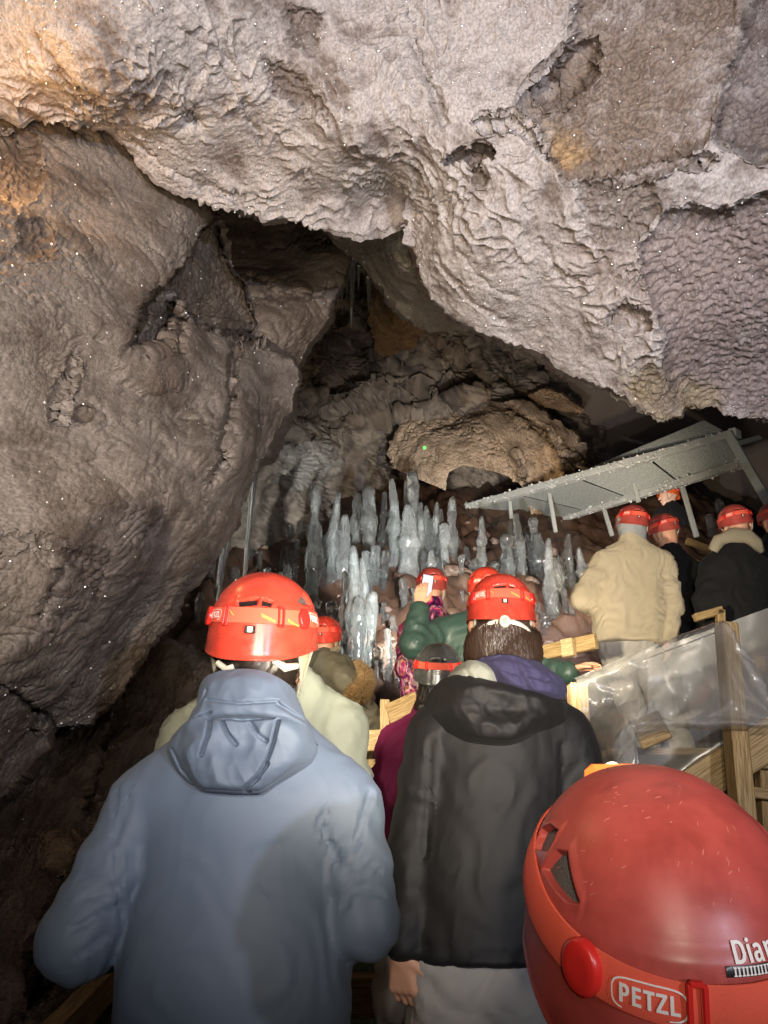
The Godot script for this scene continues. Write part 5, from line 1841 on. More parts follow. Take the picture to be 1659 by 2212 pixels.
func hair_strands(c: Vector3, b: Basis, n: int, length: float, spread: float, sd: int, root: Vector3, wave := 0.008) -> ArrayMesh:
	# ribbons that fall from under the helmet rim
	var g := RandomNumberGenerator.new()
	g.seed = sd
	var v := PackedVector3Array()
	var idx := PackedInt32Array()
	for i in n:
		var th := g.randf_range(-1.9, 1.9)
		var r := g.randf_range(0.74, 0.97)
		var p := Vector3(sin(th) * 0.090 * r, g.randf_range(-0.03, 0.02), cos(th) * 0.104 * r)
		var ln := length * g.randf_range(0.7, 1.1)
		var out := Vector3(sin(th), 0, cos(th))
		var wv := g.randf() * TAU
		var side := Vector3(cos(th), 0, -sin(th))
		var w := g.randf_range(0.0009, 0.0022)
		var s0 := v.size()
		for k in 9:
			var t := k / 8.0
			var q := p + Vector3(0, -ln * t, 0) + out * (spread * sin(t * 2.4) * (0.6 + 0.4 * r)) + side * (wave * sin(t * 6.0 + wv)) + out * (wave * 0.7 * sin(t * 8.0 + th * 3.0))
			if t > 0.8: q += out * (0.03 * (t - 0.8) * (1.0 if i % 3 else -1.2))
			var ww := w * (1.0 - 0.75 * t * t)
			v.append(c + b * (q - side * ww) - root)
			v.append(c + b * (q + out * ww * 0.6) - root)
			v.append(c + b * (q + side * ww) - root)
			if k > 0:
				var a := s0 + k * 3
				idx.append_array([a - 3, a - 2, a, a - 2, a + 1, a, a - 2, a - 1, a + 1, a - 1, a + 2, a + 1])
	return make_mesh(v, idx)

func fur_mesh(path: Array, r: float, n: int, ln: float, sd: int, root: Vector3, c0: Color, c1: Color) -> ArrayMesh:
	# a roll of fur: a soft core and many tapered tufts
	var g := RandomNumberGenerator.new()
	g.seed = sd
	var v := PackedVector3Array()
	var idx := PackedInt32Array()
	var col := PackedColorArray()
	for i in n:
		var u := g.randf() * (path.size() - 1.001)
		var k := int(u)
		var p: Vector3 = path[k].lerp(path[k + 1], u - k)
		var ax: Vector3 = (path[k + 1] - path[k]).normalized()
		var d := Vector3(g.randf_range(-1, 1), g.randf_range(-1, 1), g.randf_range(-1, 1))
		d = (d - ax * d.dot(ax)).normalized()
		var root_p := p + d * r * 0.75
		var tip := p + d * (r + ln * g.randf_range(0.5, 1.1)) + ax * g.randf_range(-0.5, 0.5) * ln + Vector3(0, -0.25 * ln, 0)
		var side := d.cross(ax).normalized() * g.randf_range(0.0010, 0.0022) * (1.0 + r * 8.0)
		var s0 := v.size()
		v.append(root_p - side - root); v.append(root_p + side - root); v.append((root_p + tip) * 0.5 + side * 0.7 - root + d * 0.002); v.append((root_p + tip) * 0.5 - side * 0.7 - root + d * 0.002); v.append(tip - root)
		idx.append_array([s0, s0 + 1, s0 + 2, s0, s0 + 2, s0 + 3, s0 + 3, s0 + 2, s0 + 4])
		var t := g.randf()
		for m in 5: col.append(c0.lerp(c1, t * (0.6 + 0.1 * m)))
	var core := tube_mesh(path, Array(range(path.size())).map(func(_i): return r * 0.9), 10)
	var arr := core.surface_get_arrays(0)
	var cv: PackedVector3Array = arr[Mesh.ARRAY_VERTEX]
	var ci: PackedInt32Array = arr[Mesh.ARRAY_INDEX]
	var s1 := v.size()
	for q in cv:
		v.append(q - root)
		col.append(c0 * 0.8)
	for i in ci: idx.append(i + s1)
	return make_mesh(v, idx, col)

func frame_of(p: Vector3) -> Vector2:
	var q := p - EYE
	var d := q.dot(Vector3(0, sin(PITCH), -cos(PITCH)))
	return Vector2(829.5 + FOCAL * q.x / d, 1106.0 - FOCAL * q.dot(Vector3(0, cos(PITCH), sin(PITCH))) / d)

func cloth_patch(rows: Array, nu: int, nv: int, root: Vector3, thick: float, crease := 0.004, seams := []) -> ArrayMesh:
	# rows of [x, y, z0] frame points on upright planes -> a thick draped sheet
	var ctrl := []
	for r in rows:
		var line := []
		for q in r: line.append(V(q[0], q[1], q[2]))
		ctrl.append(line)
	var v := smooth_grid(ctrl, nu, nv)
	for i in v.size():
		var p := v[i]
		var f := frame_of(p)
		for sm in seams:
			p.z += sm[1] * (1.0 - smoothstep(0.0, sm[2], line_dist(PackedVector2Array(sm[0]), f)))
		v[i] = p - root + Vector3(0, 0, crease) * n_cloth.get_noise_3d(p.x * 12.0 + p.y * 5.0, p.y * 9.0, p.z * 9.0)
	return thick_sheet(v, nu, nv, Vector3(0, -0.2, -1).normalized(), thick)

func look(yaw: float, pitch: float, roll := 0.0) -> Basis:
	return Basis(Vector3.UP, deg_to_rad(yaw)) * Basis(Vector3.RIGHT, deg_to_rad(pitch)) * Basis(Vector3.FORWARD, deg_to_rad(roll))

func build_people() -> void:
	blue_man()
	nearest_person()
	dark_jacket()
	sage_man()
	maroon_child()
	fur_hood()
	printed_suit()
	green_puffer()
	cream_fleece()
	right_group()

func blue_man() -> void:
	var z := 1.56
	var root := Vector3(-0.29, floor_y(-z), -z)
	var hb := look(-3, 8, 3)
	var o := person({
		"label": "man in a slate blue hooded jacket and red helmet, large at the lower left", "root": root, "detail": 2, "hd": 2,
		"head": V(566, 1410, z), "neck": V(545, 1545, z), "head_basis": hb, "shl": V(318, 1742, z), "shr": V(742, 1740, z),
		"ell": V(168, 2030, z - 0.05), "wrl": V(335, 2010, z + 0.28), "elr": V(783, 1985, z - 0.02), "wrr": V(660, 2000, z + 0.28),
		"chest": V(527, 1790, z), "waist": V(505, 2120, z), "hem": V(500, 2420, z), "gx": 0.192, "taper": 1.0, "depth": 0.66, "jacket": M.blue_shell, "trousers": M.navy_trousers,
		"wrinkle": 0.003, "wf": Vector3(3.0, 1.1, 3.0), "fold": 0.004, "ff": 70.0, "shoulder": 0.075, "collar": 0.035, "collar_r": 0.085,
		"ak": 0.012, "cell": 0.0095,
		"seams": [
			[pts([800,  1712, 765,  1830, 748,  1960]), 0.007, 9.8], [pts([252,  1705, 250,  1840, 262,  1980]), 0.006, 9.1],
			[pts([690,  1765, 712,  1825, 748,  1888]), 0.010, 11.2], [pts([700,  1740, 722,  1800]), 0.006, 9.1],
			[pts([178,  1893, 250,  1886]), 0.005, 8.4], [pts([170,  1945, 252,  1920]), 0.006, 9.1], [pts([160,  2005, 246,  1962]), 0.007, 9.8], [pts([165,  2065, 246,  2010]), 0.006, 9.8],
			[pts([770,  1850, 820,  1880]), 0.006, 8.4], [pts([765,  1920, 825,  1930]), 0.006, 8.4], [pts([276,  1700, 262,  1790]), 0.005, 8.4]],
		"hands": [[V(350, 2008, z + 0.30), Vector3(0.5, 0.1, -0.8), Vector3(0.8, 0, 0.5), Vector3(0, 1, 0), 0.7], [V(645, 2000, z + 0.30), Vector3(-0.5, 0.1, -0.8), Vector3(-0.8, 0, 0.5), Vector3(0, 1, 0), 0.7]],
		"hs": 1.02, "hopt": {"lamp": true, "label": "glossy red helmet with an orange red elastic strap", "tikkina": true, "dial": false, "logos": [-0.74, 1.32]}})
	var hp2: Vector3 = V(566, 1398, z) + Vector3(0.0, 0.09, -0.25)
	headlamp_beam("blue_jacket_headlamp", hp2, hp2 + Vector3(0.25, 0.6, -1.5), 0.5, Color(1.0, 0.96, 0.86), 44.0, 1.0, 0.03)
	# short dark hair at the nape
	var hp := [cap(V(566, 1425, z - 0.05), V(568, 1390, z), 0.082, 0.085, 0.03, Vector3.RIGHT, 0.9)]
	part("hair", sdf_mesh(hp, 0.008, root, 0.004, Vector3(60, 14, 60)), M.hair_dark, o)
	part("hair_ends", hair_strands(V(566, 1405, z), hb, 500, 0.085, 0.0, 4, root), M.hair_dark, o)
	# white adjuster straps seen under the rim
	part("cradle_strap", tube_mesh([V(590, 1428, z - 0.115) - root, V(615, 1442, z - 0.11) - root, V(640, 1438, z - 0.08) - root], [0.008, 0.009, 0.007], 8), M.pale_plastic, o)
	part("cradle_strap", tube_mesh([V(470, 1432, z - 0.10) - root, V(490, 1446, z - 0.11) - root, V(505, 1440, z - 0.115) - root], [0.006, 0.007, 0.006], 8), M.pale_plastic, o)
	# hood: stand-up collar part, then the folded bag on the back
	var b := z - 0.135
	part("hood_collar", cloth_patch([
		[[432, 1560, b + 0.10], [428, 1500, b + 0.06], [446, 1462, b + 0.03], [500, 1446, b + 0.0], [560, 1448, b - 0.01], [612, 1470, b + 0.0], [640, 1500, b + 0.05], [648, 1560, b + 0.10]],
		[[425, 1575, b + 0.09], [425, 1520, b + 0.04], [448, 1480, b + 0.0], [500, 1466, b - 0.025], [560, 1468, b - 0.035], [606, 1488, b - 0.02], [650, 1525, b + 0.03], [662, 1575, b + 0.09]],
		[[400, 1590, b + 0.08], [412, 1545, b + 0.02], [446, 1515, b - 0.02], [500, 1505, b - 0.04], [560, 1506, b - 0.045], [612, 1520, b - 0.035], [655, 1545, b + 0.01], [672, 1590, b + 0.07]],
		[[385, 1600, b + 0.07], [402, 1568, b + 0.0], [440, 1545, b - 0.03], [500, 1540, b - 0.045], [560, 1540, b - 0.05], [620, 1550, b - 0.04], [662, 1568, b + 0.0], [682, 1600, b + 0.06]],
		[[378, 1615, b + 0.09], [400, 1590, b + 0.03], [440, 1562, b - 0.005], [500, 1556, b - 0.02], [560, 1556, b - 0.02], [620, 1566, b - 0.01], [668, 1588, b + 0.02], [690, 1612, b + 0.08]]], 110, 70, root, 0.012, 0.005, [[pts([446, 1512, 520, 1520, 600, 1514]), -0.007, 5.0], [pts([600, 1520, 640, 1545, 668, 1560]), -0.014, 7.0], [pts([400, 1585, 430, 1548, 452, 1540]), -0.010, 6.0], [pts([425, 1525, 440, 1505, 446, 1490]), -0.008, 5.0]]), M.blue_shell, o)
	part("hood_bag", cloth_patch([
		[[372, 1592, b + 0.06], [402, 1560, b - 0.01], [450, 1545, b - 0.035], [510, 1545, b - 0.045], [570, 1545, b - 0.045], [625, 1552, b - 0.03], [662, 1568, b + 0.0], [680, 1598, b + 0.05]],
		[[362, 1612, b + 0.04], [405, 1600, b - 0.035], [462, 1566, b - 0.055], [512, 1575, b - 0.050], [572, 1578, b - 0.050], [608, 1565, b - 0.055], [650, 1592, b - 0.03], [684, 1612, b + 0.04]],
		[[366, 1630, b + 0.03], [405, 1628, b - 0.045], [455, 1605, b - 0.060], [512, 1610, b - 0.045], [570, 1610, b - 0.048], [600, 1608, b - 0.055], [642, 1625, b - 0.03], [680, 1628, b + 0.04]],
		[[376, 1655, b + 0.035], [412, 1655, b - 0.040], [455, 1645, b - 0.062], [512, 1645, b - 0.060], [565, 1645, b - 0.060], [595, 1645, b - 0.055], [632, 1650, b - 0.03], [668, 1648, b + 0.04]],
		[[392, 1680, b + 0.045], [422, 1682, b - 0.035], [458, 1680, b - 0.060], [512, 1680, b - 0.066], [560, 1680, b - 0.062], [582, 1682, b - 0.045], [612, 1675, b - 0.015], [640, 1668, b + 0.045]],
		[[415, 1698, b + 0.05], [436, 1702, b - 0.02], [465, 1703, b - 0.045], [512, 1706, b - 0.052], [552, 1706, b - 0.045], [566, 1706, b - 0.03], [590, 1692, b + 0.0], [612, 1680, b + 0.05]],
		[[420, 1700, b + 0.07], [440, 1706, b + 0.04], [468, 1708, b + 0.03], [512, 1711, b + 0.03], [550, 1710, b + 0.03], [562, 1709, b + 0.04], [588, 1695, b + 0.05], [610, 1682, b + 0.07]]], 120, 110, root, 0.02, 0.006, [[pts([455, 1546, 448, 1590, 434, 1630]), -0.016, 7.0], [pts([600, 1558, 590, 1600, 574, 1645]), -0.016, 7.0], [pts([479, 1556, 492, 1585, 510, 1608]), -0.012, 7.0], [pts([575, 1650, 555, 1680, 530, 1704]), -0.020, 9.0], [pts([450, 1548, 520, 1552, 590, 1548]), -0.018, 8.0], [pts([540, 1560, 560, 1590, 575, 1600]), -0.008, 7.0], [pts([372, 1618, 390, 1660, 424, 1702]), -0.010, 4.0]]), M.blue_shell, o)

func nearest_person() -> void:
	var c := P(1422, 1975, 0.65)
	var root := Vector3(c.x + 0.02, 0.0, c.z + 0.03)
	var hb := look(-4, 22.7, 0)
	var y0 := c.y - 0.09
	var z := -c.z
	var o := person({
		"label": "person in the nearest large red helmet, cut by the lower right corner", "root": root, "detail": 1, "hd": 2, "back": Vector3(0, 0, 1),
		"head": c + hb * Vector3(0, -0.048, 0.005), "neck": Vector3(c.x, c.y - 0.21, c.z + 0.04), "head_basis": hb,
		"shl": Vector3(c.x - 0.17, c.y - 0.33, c.z + 0.03), "shr": Vector3(c.x + 0.17, c.y - 0.33, c.z + 0.03), "ell": Vector3(c.x - 0.22, c.y - 0.62, c.z + 0.04), "wrl": Vector3(c.x - 0.20, c.y - 0.86, c.z - 0.06),
		"elr": Vector3(c.x + 0.22, c.y - 0.62, c.z + 0.04), "wrr": Vector3(c.x + 0.20, c.y - 0.86, c.z - 0.06), "chest": Vector3(c.x, c.y - 0.42, c.z + 0.03), "waist": Vector3(c.x, c.y - 0.68, c.z + 0.03), "hem": Vector3(c.x, c.y - 0.88, c.z + 0.03),
		"jacket": M.dark_cloth, "trousers": M.navy_trousers, "scale": 0.96, "hs": 1.072, "helmet_mat": M.helmet_red_dusty,
		"hands": [[Vector3(c.x - 0.20, c.y - 0.88, c.z - 0.07), Vector3(0, -1, -0.2), Vector3(1, 0, 0), Vector3(0, 0, -1), 0.5], [Vector3(c.x + 0.20, c.y - 0.88, c.z - 0.07), Vector3(0, -1, -0.2), Vector3(-1, 0, 0), Vector3(0, 0, -1), 0.5]],
		"hopt": {"label": "scratched red helmet shell with two grey foam vents", "lamp": true, "fine": true, "front": 0.155, "glow": true, "rear_vents": false, "overlap": -0.10, "logos": [-0.38], "clips": [-0.80, 0.80], "dial": false}})
	var hn: MeshInstance3D = o.get_node("helmet")
	part("shell_lettering", helmet_text("Diamond", 0.38, 0.466, 0.017, 0.0012), M.white_print, hn)
	part("shell_label", helmet_strip(0.04, 0.46, func(_t: float) -> float: return 0.500, 0.011, 0.0002, 0.0008, 12), M.black_plastic, hn)
	part("shell_lettering", helmet_text("IIIIIIIIIIIIIII", 0.25, 0.500, 0.0075, 0.0016), M.white_print, hn)
	# scratches and flecks on the dome
	var g := RandomNumberGenerator.new()
	g.seed = 15
	var st := SurfaceTool.new()
	st.begin(Mesh.PRIMITIVE_TRIANGLES)
	for k in 46:
		var th := g.randf_range(-1.4, 0.7)
		var q := g.randf_range(0.06, 0.42)
		var xf := on_shell(th, q, 0.0002)
		xf.basis = xf.basis * Basis(Vector3(0, 0, 1), g.randf_range(0.4, 1.4))
		st.append_from(box_mesh(Vector3(g.randf_range(0.001, 0.006), g.randf_range(0.0005, 0.0011), 0.0003), 0.0001), 0, xf)
	var sc := part("scratches", st.commit(), mat(lin(0.50, 0.13, 0.10), 0.7), hn)
	sc.set_meta("kind", "stuff")
	headlamp_beam("nearest_headlamp", c + hb * Vector3(0, 0.08, -0.22), c + hb * Vector3(0, 0.08, -0.22) + Vector3(-0.25, 0.62, -1.0), 2.2, Color(1.0, 0.93, 0.82), 50.0, 1.0, 0.02)

func dark_jacket() -> void:
	var z := 2.2
	var root := Vector3(0.28, floor_y(-z), -z)
	var hb := look(-4, -3, 2)
	var o := person({
		"label": "person in a black hooded jacket with brown bobbed hair under a red helmet, centre", "root": root, "detail": 2, "hd": 2,
		"head": V(1083, 1352, z), "neck": V(1075, 1462, z), "head_basis": hb, "shl": V(938, 1592, z), "shr": V(1222, 1592, z),
		"ell": V(892, 1850, z), "wrl": V(872, 2035, z - 0.05), "elr": V(1300, 1820, z), "wrr": V(1270, 2030, z + 0.05),
		"chest": V(1078, 1640, z), "waist": V(1055, 1880, z), "hem": V(1045, 2085, z), "gx": 0.200, "taper": 0.95, "depth": 0.64, "jacket": M.black_shell, "trousers": M.grey_trousers, "flare": 1.03, "ak": 0.018,
		"seams": [[pts([930,  1600, 925,  1720, 918,  1850]), 0.007, 9.8], [pts([1215,  1605, 1215,  1760]), 0.007, 9.8], [pts([900,  2045, 1045,  2062, 1200,  2060]), 0.004, 7.0]],
		"wrinkle": 0.004, "wf": Vector3(4, 1.4, 4), "fold": 0.005, "shoulder": 0.080, "cuth": V(1045, 2075, z).y, "hs": 0.93,
		"hands": [[V(868, 2052, z - 0.05), Vector3(0.05, -1, -0.12), Vector3(0.62, 0, -0.78), Vector3(0.75, 0, 0.6), 1.1, 1.12], [V(1270, 2045, z + 0.05), Vector3(0, -1, -0.2), Vector3(-1, 0, 0.1), Vector3(0, 0, -1), 0.6, 1.0]],
		"hopt": {"lamp": true, "label": "red helmet with a cream size dial at the nape", "tikkina": true, "logos": [-0.66, 1.34]}})
	var hp := [cap(V(1080, 1392, z - 0.02), V(1083, 1352, z), 0.080, 0.080, 0.03), cap(V(1040, 1395, z), V(1037, 1418, z), 0.042, 0.030, 0.03), cap(V(1125, 1395, z), V(1130, 1414, z), 0.042, 0.030, 0.03), cap(V(1080, 1400, z - 0.05), V(1085, 1418, z - 0.04), 0.052, 0.044, 0.04)]
	part("hair", sdf_mesh(hp, 0.010, root, 0.010, Vector3(34, 7, 34)), M.hair_brown, o)
	part("hair_ends", hair_strands(V(1083, 1352, z), look(-4, 2), 5200, 0.135, 0.024, 8, root, 0.012), M.hair_brown, o)
	var hp2: Vector3 = V(1083, 1352, z) + Vector3(0.03, 0.09, -0.25)
	headlamp_beam("black_jacket_headlamp", hp2, Vector3(1.72, 3.6, -5.0), 9.0, Color(1.0, 0.94, 0.82), 42.0, 1.0, 0.03)
	# purple inner hood, pale lining and the black outer hood
	var b := z - 0.13
	part("inner_hood", cloth_patch([
		[[1000, 1445, b + 0.12], [1030, 1425, b + 0.05], [1075, 1416, b + 0.0], [1120, 1418, b + 0.0], [1165, 1432, b + 0.04], [1190, 1450, b + 0.10]],
		[[1030, 1445, b + 0.08], [1052, 1432, b + 0.0], [1090, 1430, b - 0.035], [1140, 1438, b - 0.035], [1190, 1455, b + 0.01], [1215, 1470, b + 0.09]],
		[[1050, 1460, b + 0.05], [1072, 1452, b - 0.02], [1105, 1455, b - 0.05], [1155, 1465, b - 0.05], [1205, 1480, b - 0.01], [1224, 1492, b + 0.08]],
		[[1062, 1475, b + 0.04], [1085, 1475, b - 0.02], [1115, 1480, b - 0.045], [1165, 1490, b - 0.045], [1205, 1500, b - 0.01], [1218, 1508, b + 0.08]],
		[[1070, 1490, b + 0.05], [1090, 1490, b + 0.0], [1120, 1495, b - 0.01], [1165, 1502, b - 0.01], [1200, 1510, b + 0.02], [1212, 1515, b + 0.09]]], 60, 46, root, 0.016, 0.014, [[pts([1110, 1425, 1130, 1470, 1150, 1505]), -0.012, 10.0], [pts([1060, 1440, 1100, 1450, 1180, 1470]), -0.008, 8.0]]), M.purple_fleece, o)
	part("hood_lining", cloth_patch([
		[[985, 1440, b + 0.10], [1010, 1428, b + 0.03], [1040, 1430, b + 0.0], [1062, 1440, b + 0.02]],
		[[972, 1455, b + 0.09], [1000, 1446, b + 0.0], [1040, 1446, b - 0.025], [1072, 1455, b + 0.0]],
		[[962, 1468, b + 0.09], [1000, 1465, b + 0.0], [1040, 1470, b - 0.02], [1080, 1478, b + 0.01]]], 36, 24, root, 0.010, 0.012, [[pts([1000, 1440, 1020, 1468]), -0.010, 6.0]]), M.pale_lining, o)
	part("outer_hood", cloth_patch([
		[[925, 1500, b + 0.14], [955, 1468, b + 0.06], [1000, 1458, b + 0.0], [1060, 1470, b - 0.035], [1120, 1484, b - 0.035], [1175, 1496, b - 0.01], [1212, 1506, b + 0.06], [1235, 1530, b + 0.14]],
		[[915, 1525, b + 0.12], [955, 1492, b + 0.02], [1005, 1480, b - 0.04], [1060, 1488, b - 0.060], [1120, 1500, b - 0.060], [1175, 1510, b - 0.04], [1215, 1522, b + 0.04], [1245, 1550, b + 0.13]],
		[[920, 1555, b + 0.10], [965, 1530, b - 0.02], [1012, 1520, b - 0.055], [1060, 1530, b - 0.050], [1115, 1535, b - 0.050], [1160, 1535, b - 0.050], [1205, 1545, b + 0.0], [1235, 1572, b + 0.11]],
		[[945, 1580, b + 0.08], [985, 1565, b - 0.02], [1025, 1560, b - 0.060], [1065, 1565, b - 0.070], [1105, 1568, b - 0.070], [1145, 1562, b - 0.055], [1180, 1565, b + 0.0], [1210, 1585, b + 0.09]],
		[[980, 1600, b + 0.06], [1010, 1595, b - 0.01], [1040, 1595, b - 0.045], [1070, 1598, b - 0.055], [1105, 1598, b - 0.052], [1130, 1592, b - 0.035], [1150, 1588, b + 0.01], [1170, 1590, b + 0.07]],
		[[995, 1608, b + 0.08], [1020, 1608, b + 0.05], [1045, 1608, b + 0.03], [1070, 1610, b + 0.03], [1100, 1610, b + 0.03], [1125, 1603, b + 0.03], [1142, 1598, b + 0.05], [1155, 1598, b + 0.08]]], 90, 70, root, 0.018, 0.006), M.black_shell, o)

func sage_man() -> void:
	var z := 2.35
	var root := Vector3(-0.40, floor_y(-z), -z)
	var hp: Vector3 = V(572, 1375, z) + Vector3(0.0, 0.09, -0.25)
	headlamp_beam("sage_coat_headlamp", hp, Vector3(-0.05, 2.6, -4.6), 4.0, Color(1.0, 0.93, 0.80), 40.0, 1.0, 0.03)
	person({
		"label": "man in a pale sage coat mostly hidden behind the blue jacket", "root": root, "detail": 1,
		"head": V(572, 1375, z), "neck": V(575, 1470, z), "head_basis": look(0, 5), "shl": V(410, 1598, z), "shr": V(722, 1592, z),
		"ell": V(378, 1760, z), "wrl": V(420, 1860, z + 0.15), "elr": V(755, 1760, z), "wrr": V(700, 1860, z + 0.2),
		"chest": V(570, 1640, z), "waist": V(568, 1850, z), "hem": V(565, 2080, z), "gx": 0.215, "jacket": M.sage_cloth, "trousers": M.dark_cloth, "wrinkle": 0.016, "wf": Vector3(6, 3, 6), "shoulder": 0.085, "collar": 0.05, "collar_r": 0.095,
		"extra": [cap(V(610, 1470, z - 0.05), V(735, 1560, z - 0.02), 0.075, 0.06, 0.06)], "hopt": {"lamp": true}, "hands": []})

func maroon_child() -> void:
	var z := 3.3
	var root := Vector3(0.12, floor_y(-z), -z)
	var hb := look(-6, 12, 4)
	var o := person({
		"label": "child in a maroon coat and grey helmet beside the black jacket", "root": root, "detail": 1, "scale": 0.86,
		"head": V(946, 1466, z), "neck": V(935, 1535, z), "head_basis": hb, "shl": V(852, 1612, z), "shr": V(1000, 1612, z),
		"ell": V(836, 1700, z), "wrl": V(850, 1800, z), "elr": V(1020, 1720, z), "wrr": V(1010, 1800, z),
		"chest": V(920, 1640, z), "waist": V(905, 1780, z), "hem": V(895, 1900, z), "gx": 0.19, "jacket": M.maroon_cloth, "trousers": M.white_trousers, "shoulder": 0.085, "wrinkle": 0.008,
		"helmet_mat": M.helmet_grey, "hs": 1.12, "hd": 1, "hopt": {"label": "dark grey helmet with an orange red strap", "logos": [0.05], "dial": false}})
	part("hair", sdf_mesh([cap(V(946, 1490, z - 0.02), V(920, 1530, z - 0.03), 0.075, 0.045, 0.03), cap(V(960, 1490, z - 0.03), V(960, 1530, z - 0.05), 0.07, 0.05, 0.03)], 0.010, root, 0.010, Vector3(30, 6, 30)), M.hair_dark, o)
	part("hair_ends", hair_strands(V(946, 1470, z), look(0, 0), 500, 0.17, 0.01, 18, root), M.hair_dark, o)

func fur_hood() -> void:
	var z := 4.65
	var root := Vector3(-0.33, 1.28, -z)
	var o := person({
		"label": "person in an olive parka whose hood has a tan fur trim, beyond the blue jacket", "root": root, "detail": 1, "scale": 0.92, "back": Vector3(-0.4, 0, 0.9).normalized(),
		"head": V(701, 1386, z), "neck": V(702, 1440, z), "head_basis": look(-8, 6), "shl": V(640, 1490, z), "shr": V(768, 1492, z - 0.05),
		"ell": V(640, 1580, z), "wrl": V(660, 1600, z + 0.2), "elr": V(795, 1560, z - 0.02), "wrr": V(740, 1590, z + 0.15),
		"chest": V(706, 1510, z), "waist": V(706, 1600, z), "hem": V(706, 1720, z), "gx": 0.205, "jacket": M.olive_cloth, "shoulder": 0.095, "wrinkle": 0.014, "fold": 0.014, "ff": 45.0,
		"hs": 1.08, "hopt": {"dial": false, "logos": [-0.68]},
		"extra": [cap(V(700, 1432, z - 0.10), V(745, 1470, z - 0.16), 0.085, 0.075, 0.04), cap(V(735, 1440, z - 0.08), V(760, 1485, z - 0.12), 0.075, 0.060, 0.04)]})
	var pl := []
	for a in [[768, 1436, z - 0.05], [788, 1455, z - 0.12], [790, 1480, z - 0.18], [778, 1505, z - 0.20], [762, 1528, z - 0.19], [744, 1538, z - 0.15]]: pl.append(V(a[0], a[1], a[2]))
	part("fur_trim", fur_mesh(pl, 0.022, 5200, 0.048, 3, root, Color(0.20, 0.11, 0.045), Color(0.72, 0.52, 0.28)), M.fur, o)
	var pl2 := []
	for a in [[764, 1448, z - 0.07], [768, 1470, z - 0.18], [760, 1500, z - 0.23], [745, 1522, z - 0.20]]: pl2.append(V(a[0], a[1], a[2]))
	part("fur_trim", fur_mesh(pl2, 0.018, 3200, 0.042, 4, root, Color(0.20, 0.11, 0.04), Color(0.70, 0.48, 0.24)), M.fur, o)
	part("collar", tube_mesh([V(674, 1402, z - 0.06) - root, V(690, 1410, z - 0.11) - root, V(712, 1410, z - 0.11) - root, V(732, 1400, z - 0.05) - root], [0.022, 0.024, 0.024, 0.02], 10, 0.2), M.sherpa, o)

func printed_suit() -> void:
	var z := 4.95
	var root := Vector3(0.36, 1.28, -z)
	var hb := look(6, 4)
	var o := person({
		"label": "person in a pink and violet printed ski suit facing the ice", "root": root, "detail": 1, "scale": 0.95,
		"head": V(932, 1275, z), "neck": V(933, 1322, z), "head_basis": hb, "shl": V(886, 1368, z), "shr": V(982, 1368, z), "ell": V(877, 1440, z), "wrl": V(890, 1480, z + 0.2), "elr": V(990, 1440, z), "wrr": V(980, 1480, z + 0.2),
		"chest": V(933, 1385, z), "waist": V(928, 1480, z), "hem": V(922, 1580, z), "gx": 0.19, "jacket": M.printed_suit, "trousers": M.printed_suit, "collar": 0.03, "hs": 1.02, "helmet_mat": M.helmet_red_dusty, "hopt": {"dial": false, "lamp": true}})
	part("neck_gaiter", sdf_mesh([cap(V(933, 1302, z), V(934, 1325, z), 0.075, 0.085, 0.02)], 0.014, root, 0.006, Vector3(14, 20, 14)), M.printed_suit, o)
	var hp: Vector3 = V(932, 1275, z) + Vector3(0, 0.10, -0.24)
	headlamp_beam("printed_suit_headlamp", hp, hp + Vector3(-0.35, 0.46, -2.5), 24.0, Color(0.97, 0.98, 0.94), 48.0, 1.0, 0.03)

